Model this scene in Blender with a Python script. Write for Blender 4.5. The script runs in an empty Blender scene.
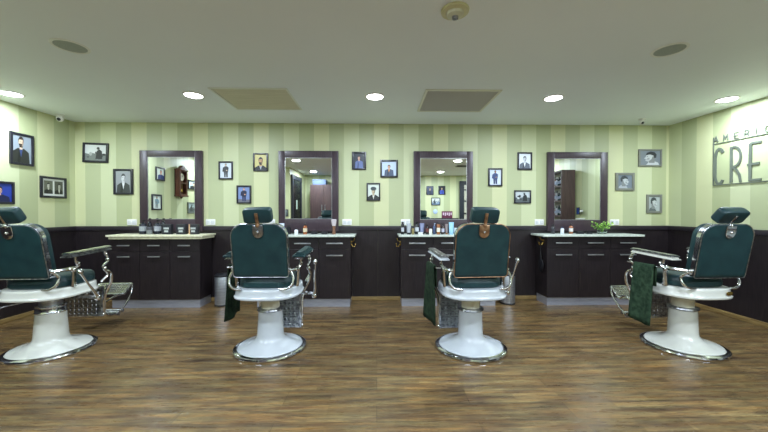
import bpy, bmesh, math, random
from mathutils import Vector, Matrix
random.seed(7)
C = bpy.context.scene.collection
PI = math.pi
# ------------------------------------------------------------------ room and camera numbers (metres)
D, H, EYE = 4.71, 2.511, 1.25          # back wall distance, ceiling height, eye height
XL, XR = -4.211, 4.245                 # side walls
YR = -1.9                              # rear wall
BX, BY = -2.42, 0.07                   # built-out block in the rear corner
F, YAW, PITCH = 330.0, math.radians(1.27), math.radians(-0.61)
cam_rot = Matrix.Rotation(-YAW, 3, 'Z') @ Matrix.Rotation(PI/2 + PITCH, 3, 'X')

def ray(px, py):
    return cam_rot @ Vector(((px-384)/F, (216-py)/F, -1.0))
def on_y(px, py, y=D):                 # point of the plane y=const seen there
    r = ray(px, py); t = y/r.y; return Vector((r.x*t, y, EYE+r.z*t))
def on_x(px, py, x):
    r = ray(px, py); t = x/r.x; return Vector((x, r.y*t, EYE+r.z*t))
def on_z(px, py, z):
    r = ray(px, py); t = (z-EYE)/r.z; return Vector((r.x*t, r.y*t, z))

# ------------------------------------------------------------------ materials
MC = {}
def srgb(c):
    return tuple(((v/255)/12.92 if v/255 <= .04045 else ((v/255+.055)/1.055)**2.4) for v in c)
def mat(name, col, rough=.5, metal=0., coat=0., spec=.5, emit=0., trans=0., alpha=1.):
    if name in MC: return MC[name]
    m = bpy.data.materials.new(name); m.use_nodes = True
    b = m.node_tree.nodes['Principled BSDF']
    b.inputs['Base Color'].default_value = (*srgb(col), 1)
    b.inputs['Roughness'].default_value = rough
    b.inputs['Metallic'].default_value = metal
    b.inputs['Coat Weight'].default_value = coat
    b.inputs['Coat Roughness'].default_value = .08
    b.inputs['Specular IOR Level'].default_value = spec
    b.inputs['Transmission Weight'].default_value = trans
    if emit:
        b.inputs['Emission Color'].default_value = (1, 1, 1, 1)
        b.inputs['Emission Strength'].default_value = emit
    MC[name] = m
    return m
def nodes(m):
    nt = m.node_tree
    return nt, nt.nodes, nt.links, nt.nodes['Principled BSDF']
def add_noise(m, c1, c2, scale=(1, 1, 1), nscale=5., detail=6., lo=.35, hi=.65, bump=0., rvar=None):
    nt, N, L, b = nodes(m)
    tc = N.new('ShaderNodeTexCoord'); mp = N.new('ShaderNodeMapping'); mp.inputs['Scale'].default_value = scale
    L.new(tc.outputs['Object'], mp.inputs['Vector'])
    nz = N.new('ShaderNodeTexNoise'); nz.inputs['Scale'].default_value = nscale; nz.inputs['Detail'].default_value = detail
    L.new(mp.outputs['Vector'], nz.inputs['Vector'])
    cr = N.new('ShaderNodeValToRGB'); cr.color_ramp.elements[0].position = lo; cr.color_ramp.elements[1].position = hi
    cr.color_ramp.elements[0].color = (*srgb(c1), 1); cr.color_ramp.elements[1].color = (*srgb(c2), 1)
    L.new(nz.outputs['Fac'], cr.inputs['Fac']); L.new(cr.outputs['Color'], b.inputs['Base Color'])
    if bump:
        bp = N.new('ShaderNodeBump'); bp.inputs['Strength'].default_value = bump; bp.inputs['Distance'].default_value = .002
        L.new(nz.outputs['Fac'], bp.inputs['Height']); L.new(bp.outputs['Normal'], b.inputs['Normal'])
    return m

M = {}
M['enamel'] = add_noise(mat('white_enamel', (184, 190, 194), .22, coat=.5), (180, 187, 191), (190, 196, 200), nscale=3)
M['enamel_warm'] = add_noise(mat('warm_white_enamel', (200, 202, 192), .24, coat=.5), (196, 198, 188), (206, 208, 199), nscale=3)
M['cream'] = add_noise(mat('cream_enamel', (226, 222, 200), .3, coat=.4), (222, 218, 196), (232, 228, 208), nscale=3)
M['chrome'] = add_noise(mat('chrome', (215, 218, 222), .13, 1.), (205, 209, 214), (228, 230, 234), nscale=20)
M['chrome_dark'] = add_noise(mat('aged_chrome', (150, 152, 156), .28, 1.), (120, 122, 128), (196, 198, 202), nscale=38)
M['bronze'] = add_noise(mat('aged_bronze', (150, 112, 82), .35, .8), (118, 88, 66), (180, 144, 110), nscale=18)
M['leather'] = add_noise(mat('green_leather', (19, 47, 50), .42, spec=.4), (16, 43, 47), (24, 54, 56), nscale=9, bump=.12)
M['leather_top'] = M['leather']
M['steel'] = add_noise(mat('brushed_steel', (178, 182, 190), .32, .9), (165, 169, 178), (196, 200, 206), (1, 1, 30), 6)
M['handle'] = add_noise(mat('satin_handle', (188, 190, 190), .3, .85), (176, 178, 180), (202, 204, 204), nscale=12)
M['black'] = mat('black_plastic', (22, 22, 26), .4)
M['dark_wood'] = add_noise(mat('dark_wenge', (34, 29, 31), .34), (24, 20, 22), (42, 35, 37), (9, 9, .55), 9, 8, .3, .7, .08)
M['dark_wood_h'] = add_noise(mat('dark_wenge_rail', (44, 39, 44), .34), (36, 32, 37), (52, 46, 52), (.6, 9, 9), 9, 8, .3, .7, .08)
M['mirror_wood'] = add_noise(mat('mirror_wood', (58, 44, 52), .36), (50, 38, 46), (66, 52, 58), (9, 9, .8), 8, 8, .3, .7, .05)
M['oak'] = add_noise(mat('oak_skirting', (140, 116, 70), .4), (122, 98, 58), (156, 132, 84), (2, 2, 20), 3)
M['plinth'] = add_noise(mat('aluminium_plinth', (168, 172, 184), .35, .55), (158, 162, 176), (182, 186, 196), (1, 1, 20), 8)
M['top_cream'] = add_noise(mat('cream_stone', (222, 220, 186), .3), (212, 210, 174), (230, 228, 198), nscale=30)
M['top_grey'] = add_noise(mat('pale_grey_stone', (200, 210, 198), .25), (188, 198, 186), (212, 220, 208), nscale=30)
M['ceiling'] = add_noise(mat('ceiling_paint', (236, 242, 246), .55), (234, 240, 244), (238, 244, 248), nscale=.6)
M['white'] = mat('white_plastic', (232, 232, 228), .35)
M['mirror'] = mat('mirror_glass', (236, 240, 238), .0, 1.)
M['brass'] = mat('brass', (190, 160, 90), .25, 1.)
M['beige_plastic'] = add_noise(mat('beige_plastic', (206, 202, 160), .4), (198, 194, 150), (212, 208, 168), nscale=9)
M['sign'] = add_noise(mat('sign_metal', (116, 124, 112), .4, .35), (106, 114, 102), (126, 134, 122), nscale=4)
M['towel'] = add_noise(mat('green_towel', (40, 58, 44), .95, spec=.1), (30, 46, 34), (52, 72, 54), nscale=26, bump=.8)
M['towel_dark'] = add_noise(mat('dark_green_towel', (32, 46, 34), .95, spec=.1), (24, 36, 27), (42, 58, 42), nscale=26, bump=.8)
M['walnut'] = add_noise(mat('walnut_clock', (84, 46, 34), .35), (66, 34, 26), (100, 58, 42), (8, 8, 1), 6)
M['wardrobe'] = add_noise(mat('wardrobe_wood', (72, 54, 52), .4), (62, 46, 46), (82, 62, 58), (8, 8, .6), 8)
M['glass'] = mat('clear_glass', (240, 250, 246), .02, trans=1.)
M['leaf'] = add_noise(mat('leaf_green', (120, 178, 60), .5), (92, 150, 44), (170, 214, 96), nscale=40)
M['lamp'] = mat('lamp_diffuser', (255, 255, 255), .5, emit=14.)
M['mesh_grey'] = None
def flat(col, rough=.45, coat=0.):
    return mat('tone_%d_%d_%d' % tuple(col), col, rough, coat=coat)

def wallpaper(axis, x0, period):
    """vertical stripes: dark green from x0 for half a period, pale yellow-green for the other half"""
    m = bpy.data.materials.new('striped_wallpaper'); m.use_nodes = True
    nt, N, L, b = nodes(m)
    b.inputs['Roughness'].default_value = .48
    tc = N.new('ShaderNodeTexCoord'); sp = N.new('ShaderNodeSeparateXYZ'); L.new(tc.outputs['Object'], sp.inputs[0])
    def mth(op, a, v):
        n = N.new('ShaderNodeMath'); n.operation = op
        L.new(a, n.inputs[0]); n.inputs[1].default_value = v; return n.outputs[0]
    s = mth('SUBTRACT', sp.outputs[axis], x0); s = mth('DIVIDE', s, period)
    w = mth('FLOORED_MODULO', s, 1.0)
    k = mth('LESS_THAN', w, .5)
    # every other dark stripe a touch greyer, every other pale one a touch yellower
    w2 = mth('FLOORED_MODULO', mth('MULTIPLY', s, .5), 1.0); k2 = mth('LESS_THAN', w2, .5)
    def mix(f, c1, c2):
        n = N.new('ShaderNodeMix'); n.data_type = 'RGBA'; L.new(f, n.inputs['Factor'])
        for idx, c in ((6, c1), (7, c2)):
            if isinstance(c, tuple): n.inputs[idx].default_value = (*srgb(c), 1)
            else: L.new(c, n.inputs[idx])
        return n.outputs[2]
    pale = mix(k2, (200, 203, 158), (196, 202, 161))
    dark = mix(k2, (174, 181, 138), (177, 184, 143))
    col = mix(k, pale, dark)
    nz = N.new('ShaderNodeTexNoise'); nz.inputs['Scale'].default_value = 260; nz.inputs['Detail'].default_value = 2
    L.new(tc.outputs['Object'], nz.inputs['Vector'])
    bp = N.new('ShaderNodeBump'); bp.inputs['Strength'].default_value = .05; bp.inputs['Distance'].default_value = .001
    L.new(nz.outputs['Fac'], bp.inputs['Height']); L.new(bp.outputs['Normal'], b.inputs['Normal'])
    L.new(col, b.inputs['Base Color'])
    return m

def floor_material():
    m = bpy.data.materials.new('brown_plank_floor'); m.use_nodes = True
    nt, N, L, b = nodes(m)
    tc = N.new('ShaderNodeTexCoord')
    def ramp(src, stops):
        cr = N.new('ShaderNodeValToRGB'); e = cr.color_ramp.elements
        while len(e) < len(stops): e.new(.5)
        for k, (p, c) in enumerate(stops):
            e[k].position = p; e[k].color = (*srgb(c), 1)
        L.new(src, cr.inputs['Fac']); return cr.outputs['Color']
    def noise(scale, ns, det=5, rot=0, rgh=.6):
        mp = N.new('ShaderNodeMapping'); mp.inputs['Scale'].default_value = scale
        L.new(tc.outputs['Object'], mp.inputs['Vector'])
        nz = N.new('ShaderNodeTexNoise'); nz.inputs['Scale'].default_value = ns; nz.inputs['Detail'].default_value = det
        nz.inputs['Roughness'].default_value = rgh
        L.new(mp.outputs['Vector'], nz.inputs['Vector']); return nz.outputs['Fac']
    def brick(w, h, mortar, c1, c2, cm, off=.5, freq=2):
        br = N.new('ShaderNodeTexBrick'); br.offset = off; br.offset_frequency = freq
        br.inputs['Scale'].default_value = 1; br.inputs['Brick Width'].default_value = w; br.inputs['Row Height'].default_value = h
        br.inputs['Mortar Size'].default_value = mortar; br.inputs['Mortar Smooth'].default_value = .1
        for n_, c in (('Color1', c1), ('Color2', c2), ('Mortar', cm)): br.inputs[n_].default_value = (c, c, c, 1)
        L.new(tc.outputs['Object'], br.inputs['Vector']); return br
    def mixc(mode, f, a, c):
        n = N.new('ShaderNodeMix'); n.data_type = 'RGBA'; n.blend_type = mode; n.inputs['Factor'].default_value = f
        L.new(a, n.inputs[6]); L.new(c, n.inputs[7]); return n.outputs[2]
    base = ramp(noise((1.1, 9, 1), 2.2, 6), [(.28, (86, 70, 56)), (.43, (120, 100, 70)), (.56, (146, 124, 82)), (.72, (172, 144, 92))])
    streak = ramp(noise((3.2, 27, 1), 3, 6, rgh=.72), [(.30, (140, 132, 130)), (.5, (228, 226, 222)), (.7, (255, 252, 240))])
    c = mixc('MULTIPLY', .85, base, streak)
    b1 = brick(1.22, .178, .0022, .66, 1., .35)
    c = mixc('MULTIPLY', .9, c, b1.outputs['Color'])
    b2 = brick(.31, .0593, .0008, .58, 1.0, .5, .37, 3)
    c = mixc('MULTIPLY', .8, c, b2.outputs['Color'])
    c = mixc('MULTIPLY', .35, c, ramp(noise((1.2, 16, 1), 1.7, 2), [(.4, (255, 190, 130)), (.6, (230, 240, 255))]))
    L.new(c, b.inputs['Base Color'])
    rr = N.new('ShaderNodeMapRange'); rr.inputs['To Min'].default_value = .2; rr.inputs['To Max'].default_value = .38
    L.new(noise((2, 20, 1), 3), rr.inputs['Value']); L.new(rr.outputs['Result'], b.inputs['Roughness'])
    bp = N.new('ShaderNodeBump'); bp.inputs['Strength'].default_value = .12; bp.inputs['Distance'].default_value = .002
    L.new(noise((1, 26, 1), 4), bp.inputs['Height']); L.new(bp.outputs['Normal'], b.inputs['Normal'])
    b.inputs['Specular IOR Level'].default_value = .5
    return m

# ------------------------------------------------------------------ mesh helpers
def obj(name, bm, m, parent=None, smooth=True, angle=38, recalc=True):
    if recalc: bmesh.ops.recalc_face_normals(bm, faces=bm.faces)
    me = bpy.data.meshes.new(name); bm.to_mesh(me); bm.free()
    for mm in (m if isinstance(m, (list, tuple)) else [m]): me.materials.append(mm)
    if smooth:
        for p in me.polygons: p.use_smooth = True
        me.set_sharp_from_angle(angle=math.radians(angle))
    o = bpy.data.objects.new(name, me); C.objects.link(o)
    if parent: o.parent = parent
    return o
def tag(o, label, cat, group=None):
    o['label'] = label; o['category'] = cat
    if group: o['group'] = group
    return o
def thing(name, label, cat, loc=(0, 0, 0), rz=0, group=None):
    o = bpy.data.objects.new(name, None); o.empty_display_size = .1; C.objects.link(o)
    o.location = loc; o.rotation_euler = (0, 0, rz)
    return tag(o, label, cat, group)
def struct(name, bm, m, parent=None, **k):
    o = obj(name, bm, m, parent, **k)
    if not parent: o['kind'] = 'structure'
    return o
def box(bm, x0, x1, y0, y1, z0, z1, bev=0., seg=2, mi=0):
    vs = [bm.verts.new(p) for p in ((x0,y0,z0),(x1,y0,z0),(x1,y1,z0),(x0,y1,z0),(x0,y0,z1),(x1,y0,z1),(x1,y1,z1),(x0,y1,z1))]
    fs = [bm.faces.new([vs[i] for i in f]) for f in ((0,3,2,1),(4,5,6,7),(0,1,5,4),(1,2,6,5),(2,3,7,6),(3,0,4,7))]
    for f in fs: f.material_index = mi
    if bev:
        es = {e for f in fs for e in f.edges}
        bmesh.ops.bevel(bm, geom=list(es), offset=bev, segments=seg, affect='EDGES', profile=.6)
    return bm
def nbox(*a, **k): return box(bmesh.new(), *a, **k)
def lathe(bm, prof, n=32, cx=0, cy=0, cap=True, ax='Z', sx=1, sy=1, mi=0):
    rings = []
    for r, z in prof:
        ring = []
        for i in range(n):
            a = 2*PI*i/n; u, v = r*math.cos(a)*sx, r*math.sin(a)*sy
            p = {'Z': (cx+u, cy+v, z), 'Y': (cx+u, z, cy+v), 'X': (z, cx+u, cy+v)}[ax]
            ring.append(bm.verts.new(p))
        rings.append(ring)
    for a, b in zip(rings, rings[1:]):
        for i in range(n):
            j = (i+1) % n
            f = bm.faces.new((a[i], a[j], b[j], b[i])); f.material_index = mi
    if cap:
        for r in (rings[0], rings[-1]):
            f = bm.faces.new(r); f.material_index = mi
    return bm
def nlathe(*a, **k): return lathe(bmesh.new(), *a, **k)
def catmull(pts, k=6):
    P = [Vector(p) for p in pts]
    if len(P) < 3 or k < 2: return P
    out = []
    for i in range(len(P)-1):
        p0, p1, p2, p3 = P[max(i-1, 0)], P[i], P[i+1], P[min(i+2, len(P)-1)]
        for s in range(k):
            t = s/k
            out.append(.5*((2*p1)+(p2-p0)*t+(2*p0-5*p1+4*p2-p3)*t*t+(3*p1-p0-3*p2+p3)*t**3))
    out.append(P[-1]); return out
def tube(bm, pts, r, n=8, k=6, closed=False, flatten=1., mi=0):
    P = catmull(pts, k); N_ = len(P)
    rs = r if isinstance(r, (list, tuple)) else None
    up = None; rings = []
    for i, p in enumerate(P):
        if closed: t = P[(i+1) % N_]-P[i-1]
        else: t = P[min(i+1, N_-1)]-P[max(i-1, 0)]
        t.normalize()
        if up is None:
            up = Vector((0, 0, 1)) if abs(t.z) < .9 else Vector((1, 0, 0))
        s = t.cross(up).normalized(); up = s.cross(t).normalized()
        if rs:
            u = i/(N_-1)*(len(rs)-1); q = min(int(u), len(rs)-2); rad = rs[q]+(rs[q+1]-rs[q])*(u-q)
        else: rad = r
        rings.append([bm.verts.new(p+s*rad*math.cos(2*PI*j/n)+up*rad*flatten*math.sin(2*PI*j/n)) for j in range(n)])
    pairs = list(zip(rings, rings[1:]))+([(rings[-1], rings[0])] if closed else [])
    for a, b in pairs:
        for j in range(n):
            q = (j+1) % n
            f = bm.faces.new((a[j], a[q], b[q], b[j])); f.material_index = mi
    if not closed:
        for q in (rings[0], rings[-1]):
            f = bm.faces.new(q); f.material_index = mi
    return bm
def ntube(*a, **k): return tube(bmesh.new(), *a, **k)
def ball(bm, c, r, n=12, sz=1., mi=0):
    m_ = n//2; rings = []
    for i in range(1, m_):
        a = PI*i/m_
        rings.append([bm.verts.new((c[0]+r*math.sin(a)*math.cos(2*PI*j/n), c[1]+r*math.sin(a)*math.sin(2*PI*j/n), c[2]+r*sz*math.cos(a))) for j in range(n)])
    t = bm.verts.new((c[0], c[1], c[2]+r*sz)); b = bm.verts.new((c[0], c[1], c[2]-r*sz))
    fs = []
    for a, q in zip(rings, rings[1:]):
        for j in range(n): fs.append(bm.faces.new((a[j], q[j], q[(j+1) % n], a[(j+1) % n])))
    for j in range(n):
        fs.append(bm.faces.new((t, rings[0][j], rings[0][(j+1) % n])))
        fs.append(bm.faces.new((b, rings[-1][(j+1) % n], rings[-1][j])))
    for f in fs: f.material_index = mi
    return bm
def superell(w, d, n=40, e=3.2, cx=0, cy=0, fr=None):
    out = []
    for i in range(n):
        a = 2*PI*i/n; c, s = math.cos(a), math.sin(a)
        out.append((cx+w/2*math.copysign(abs(c)**(2/e), c), cy+d/2*math.copysign(abs(s)**(2/e), s)))
    return out
def loft(bm, rings, cap=True):
    R = [[bm.verts.new(p) for p in r] for r in rings]
    for a, b in zip(R, R[1:]):
        n = len(a)
        for i in range(n): bm.faces.new((a[i], a[(i+1) % n], b[(i+1) % n], b[i]))
    if cap: bm.faces.new(R[0]); bm.faces.new(R[-1])
    return bm
def xform(bm, mtx, verts=None):
    bmesh.ops.transform(bm, matrix=mtx, verts=verts or bm.verts); return bm
def prism(bm, pts, y0, y1, bev=0., axis='Y'):
    """outline in x,z pushed from y0 to y1"""
    a = [bm.verts.new((x, y0, z)) for x, z in pts]; b = [bm.verts.new((x, y1, z)) for x, z in pts]
    n = len(pts); fs = [bm.faces.new(a), bm.faces.new(b)]
    for i in range(n): fs.append(bm.faces.new((a[i], a[(i+1) % n], b[(i+1) % n], b[i])))
    if bev:
        es = set(fs[0].edges) | set(fs[1].edges)
        bmesh.ops.bevel(bm, geom=list(es), offset=bev, segments=3, affect='EDGES', profile=.5)
    return bm
def arc(cx, cz, r, a0, a1, n=8):
    return [(cx+r*math.cos(math.radians(a0+(a1-a0)*i/n)), cz+r*math.sin(math.radians(a0+(a1-a0)*i/n))) for i in range(n+1)]

# ------------------------------------------------------------------ the room
PER = .4245
WP_back = wallpaper(0, -2.374, PER); WP_left = wallpaper(1, 4.413, PER); WP_right = wallpaper(1, 4.297, PER)
T = .12
struct('floor', nbox(XL-T, XR+T, YR-T, D+T, -.1, 0), floor_material(), smooth=False)
struct('ceiling', nbox(XL-T, XR+T, YR-T, D+T, H, H+.1), M['ceiling'], smooth=False)
struct('wall_back', nbox(XL-T, XR+T, D, D+T, 0, H), WP_back, smooth=False)
struct('wall_left', nbox(XL-T, XL, BY, D, 0, H), WP_left, smooth=False)
struct('wall_right', nbox(XR, XR+T, YR, D, 0, H), WP_right, smooth=False)
struct('wall_rear', nbox(BX, XR+T, YR-T, YR, 0, H), WP_back, smooth=False)
bm = bmesh.new(); box(bm, XL-T, BX, YR-T, BY, 0, H); struct('wall_rear_block', bm, WP_back, smooth=False)
WZ = 1.0                                 # top of the wainscot boards, rail above
RAILT = 1.060
def wains(name, x0, x1, y0, y1, side):
    bm = bmesh.new()
    n = 0
    L_ = (x1-x0) if side in 'BR' else (y1-y0)
    k = max(1, round(L_/.61)); s = L_/k
    for i in range(k):
        a, b_ = i*s+.0004, (i+1)*s-.0004
        if side in 'BR': box(bm, x0+a, x0+b_, y0, y1, .055, WZ)
        else: box(bm, x0, x1, y0+a, y0+b_, .055, WZ)
    struct(name, bm, M['dark_wood'], smooth=False)
wains('trim_1', XL, XR, D-.02, D, 'B')
wains('trim_2', XL, XL+.02, BY, D-.02, 'L')
wains('trim_3', XR-.02, XR, YR+.02, D-.02, 'L')
wains('trim_4', BX, 2.8, YR, YR+.02, 'R')
wains('trim_5', XL, BX, BY, BY+.02, 'R')
struct('trim_6', nbox(XL, XR, D-.036, D, WZ, RAILT, bev=.006), M['dark_wood_h'])
struct('trim_7', nbox(XL, XL+.036, BY, D-.036, WZ, RAILT, bev=.006), M['dark_wood_h'])
struct('trim_8', nbox(XR-.036, XR, YR+.036, D-.036, WZ, RAILT, bev=.006), M['dark_wood_h'])
struct('trim_9', nbox(BX, 2.8, YR, YR+.036, WZ, RAILT, bev=.006), M['dark_wood_h'])
struct('baseboard_back', nbox(XL+.03, XR-.03, D-.03, D, 0, .056, bev=.004), M['oak'])
struct('baseboard_left', nbox(XL, XL+.03, BY, D, 0, .056, bev=.004), M['oak'])
struct('baseboard_right', nbox(XR-.03, XR, YR, D, 0, .056, bev=.004), M['oak'])
struct('baseboard_rear', nbox(BX, 2.8, YR, YR+.03, 0, .056, bev=.004), M['oak'])

# doors seen in the mirrors
dn = flat((30, 34, 42), .35)
bm = bmesh.new(); y0, y1 = -1.2, -.03; zt = 2.33
box(bm, BX, BX+.05, y0, y0+.11, 0, zt); box(bm, BX, BX+.05, y1-.11, y1, 0, zt); box(bm, BX, BX+.05, y0+.11, y1-.11, zt-.11, zt)
door1 = struct('door_1', bm, dn, smooth=False)
struct('door_leaf', nbox(BX, BX+.03, y0+.11, y1-.11, 0.005, zt-.11), flat((20, 24, 26), .2), door1)
struct('door_pane', nbox(BX+.03, BX+.034, y0+.55, y0+.68, 1.35, 1.62), flat((190, 210, 190), .2), door1)
bm = bmesh.new(); x0, x1 = 2.83, 4.0; zt = 2.32
box(bm, x0, x0+.15, YR, YR+.06, 0, zt); box(bm, x1-.12, x1, YR, YR+.06, 0, zt); box(bm, x0+.15, x1-.12, YR, YR+.06, zt-.13, zt)
for z in (.45, 1.2, 1.62, 2.0): box(bm, x0+.15, x1-.12, YR+.01, YR+.05, z, z+.04)
door2 = struct('door_2', bm, dn, smooth=False)
struct('door_pane', nbox(x0+.15, x1-.12, YR+.02, YR+.03, 0, zt-.13), flat((190, 186, 168), .15), door2)

# ------------------------------------------------------------------ vanity cabinets with worktops
def to_top(px, z=0.0):
    return px
YF = 4.36                                # cabinet fronts
KT = [.925, .94]                         # worktop underside / top
def cabinet(xs, label, wtlabel, hw, ztop=.905, topmat='top_grey', cream=False, ends=(0, 0)):
    w0, w1 = (on_y(e, 238, YF-.05).x for e in ends)
    x0, x1 = xs[0], xs[-1]
    t = thing('vanity_cabinet', label, 'cabinet', ((x0+x1)/2, YF, 0), 0, 'vanity cabinets under the mirrors')
    cx = (x0+x1)/2
    zb = .112; yb = D-.041-YF
    obj('body', nbox(x0-cx, x1-cx, .018, yb, zb, ztop), M['dark_wood'], t, smooth=False)
    bm = nbox(x0-cx+.012, x1-cx-.012, .022, yb, 0, zb); obj('plinth', bm, M['plinth'], t, smooth=False)
    zs = ztop-.165
    for i in range(3):
        a, b_ = xs[i]-cx+.002, xs[i+1]-cx-.002; m_ = (a+b_)/2
        d = obj('drawer', nbox(a, b_, 0, .018, zs+.002, ztop-.004, bev=.0015), M['dark_wood'], t, smooth=False)
        handle(d, m_, hw, ztop-.085)
        d = obj('door', nbox(a, b_, 0, .018, zb, zs-.002, bev=.0015), M['dark_wood'], t, smooth=False)
        handle(d, m_, hw, zs-(.065 if cream else .078))
    # the worktop lies on the cabinet
    if cream:
        bm = bmesh.new(); box(bm, w0, w1, YF-.055, D-.037, .935, .96, bev=.003)
        box(bm, w0+.02, w1-.02, YF-.035, D-.037, ztop, .935, bev=.002)
    else:
        bm = bmesh.new(); box(bm, w0, w1, YF-.05, D-.037, ztop, .954, bev=.004)
    w = obj('worktop', bm, M[topmat], None)
    tag(w, wtlabel, 'worktop', 'worktops on the vanity cabinets')
    return t
def handle(par, x, w, z):
    bm = bmesh.new(); box(bm, x-w/2, x+w/2, -.03, -.018, z-.008, z+.008, bev=.002)
    for s in (-1, 1): box(bm, x+s*(w/2-.018)-.005, x+s*(w/2-.018)+.005, -.02, .001, z-.005, z+.005)
    obj('handle', bm, M['handle'], par)
def fx(px): return on_y(px, 270, YF).x
cabinet([fx(109.7), fx(139.6), fx(170), fx(200)], 'dark wood cabinet under the cream worktop, nearest the corner with the double portrait',
        'thick cream worktop with a stepped edge, carrying black boxes', .155, .905, 'top_cream', True, (105.7, 202.3))
cabinet([fx(255.5), fx(287), fx(318.8), fx(350.6)], 'dark wood cabinet partly hidden behind the chair with green arm pads',
        'pale grey worktop with an amber bottle and an upright tan brush', .215, .928, ends=(252, 354.7))
cabinet([fx(401), fx(433), fx(465), fx(497)], 'dark wood cabinet under the row of grooming bottles',
        'pale grey worktop crowded with a row of bottles and tubes', .215, .928, ends=(398.9, 500))
cabinet([fx(547), fx(578.9), fx(610.2), fx(643.5)], 'dark wood cabinet with a black hand mirror hung on its side',
        'pale grey worktop with a leafy plant in a glass vase', .215, .928, ends=(543.5, 644.9))

# ------------------------------------------------------------------ mirrors
def wall_mirror(ox0, ox1, oy0, ix0, ix1, iy0, iy1, label):
    a = on_y(ox0, oy0, D-.046); b_ = on_y(ox1, oy0, D-.046)
    p, q = on_y(ix0, iy0, D-.046), on_y(ix1, iy1, D-.046)
    x0, x1, zt = a.x, b_.x, (a.z+b_.z)/2; zb = .985
    cx = (x0+x1)/2
    t = thing('wall_mirror', label, 'mirror', (cx, D-.036, zb), 0, 'framed mirrors above the cabinets')
    def P(x, z): return (x-cx, z-zb)
    bm = bmesh.new(); th = .03; Y0, Y1 = -.012, .035
    X0, Z0 = P(x0, zb); X1, Z1 = P(x1, zt); I0, J1 = P(p.x, p.z); I1, J0 = P(q.x, q.z)
    box(bm, X0, I0, Y0, Y1, Z0, Z1, bev=.003); box(bm, I1, X1, Y0, Y1, Z0, Z1, bev=.003)
    box(bm, I0, I1, Y0, Y1, J1, Z1, bev=.003); box(bm, I0, I1, Y0, Y1, Z0, J0, bev=.003)
    obj('frame', bm, M['mirror_wood'], t)
    obj('mirror_glass', nbox(I0-.002, I1+.002, .0, .03, J0-.002, J1+.002), M['mirror'], t, smooth=False)
    bm = bmesh.new(); w = .006
    box(bm, I0, I0+w, -.004, .001, J0, J1); box(bm, I1-w, I1, -.004, .001, J0, J1)
    box(bm, I0+w, I1-w, -.004, .001, J1-w, J1); box(bm, I0+w, I1-w, -.004, .001, J0, J0+w)
    obj('inner_edge', bm, M['handle'], t, smooth=False)
wall_mirror(139.3, 201.9, 150.4, 147, 194.8, 156.7, 219.2, 'dark framed mirror reflecting a wooden pendulum clock, above the cream worktop')
wall_mirror(278.3, 338.3, 150.8, 284.6, 332, 157.5, 219, 'dark framed mirror reflecting a tall brown wardrobe')
wall_mirror(413.8, 473, 151.2, 420.2, 467, 157.8, 219.6, 'dark framed mirror reflecting three small pictures on the rear wall')
wall_mirror(548, 608, 152, 554.6, 600.6, 158.3, 220, 'dark framed mirror reflecting an open shelf unit, above the plant')

# ------------------------------------------------------------------ pictures
def ell(cx, cy, rx, ry, n=18): return [(cx+rx*math.cos(2*PI*i/n), cy+ry*math.sin(2*PI*i/n)) for i in range(n)]
def art_portrait(bg, coat, skin, hair, shirt=None, hx=.5, hy=.62, s=1., hat=False, beard=False, side=0):
    L_ = [(bg, [(0, 0), (1, 0), (1, 1), (0, 1)])]
    L_.append((coat, [(hx-.44*s, 0), (hx+.44*s, 0), (hx+.40*s, hy-.32*s), (hx+.16*s, hy-.2*s), (hx-.16*s, hy-.2*s), (hx-.40*s, hy-.32*s)]))
    if shirt: L_.append((shirt, [(hx-.09*s, hy-.2*s), (hx+.09*s, hy-.2*s), (hx, hy-.52*s)]))
    L_.append((skin, [(hx-.07*s, hy-.24*s), (hx+.07*s, hy-.24*s), (hx+.07*s, hy), (hx-.07*s, hy)]))
    L_.append((hair, ell(hx-side*.03, hy+.045*s, .138*s, .17*s)))
    L_.append((skin, ell(hx+side*.03, hy-.005*s, .125*s, .165*s)))
    if beard: L_.append((hair, [(hx-.12*s, hy-.04*s), (hx+.12*s, hy-.04*s), (hx+.07*s, hy-.17*s), (hx-.07*s, hy-.17*s)]))
    if hat: L_.append((hair, ell(hx, hy+.13*s, .21*s, .1*s)))
    else: L_.append((hair, [(hx-.128*s, hy+.04*s), (hx-.095*s, hy+.1*s), (hx+.06*s, hy+.115*s), (hx+.1*s, hy+.08*s), (hx+.128*s, hy+.04*s), (hx+.12*s, hy+.15*s), (hx+.05*s, hy+.205*s), (hx-.06*s, hy+.2*s), (hx-.12*s, hy+.14*s)]))
    md = tuple(int(v*.74) for v in skin); L_.append((md, [(hx+side*.03+.03*s, hy-.16*s), (hx+side*.03+.1*s, hy-.09*s), (hx+side*.03+.124*s, hy), (hx+side*.03+.1*s, hy+.09*s), (hx+side*.03+.06*s, hy)]))
    cd_ = tuple(int(v*.7) for v in coat); L_.append((cd_, [(hx-.2*s, 0), (hx-.12*s, hy-.22*s), (hx-.02*s, hy-.5*s), (hx-.06*s, 0)]))
    dk = tuple(int(v*.45) for v in skin)
    for e in (-1, 1): L_.append((dk, ell(hx+side*.03+e*.05*s, hy+.03*s, .022*s, .013*s, 8)))
    L_.append((dk, ell(hx+side*.03, hy-.09*s, .04*s, .01*s, 8)))
    return L_
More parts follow.
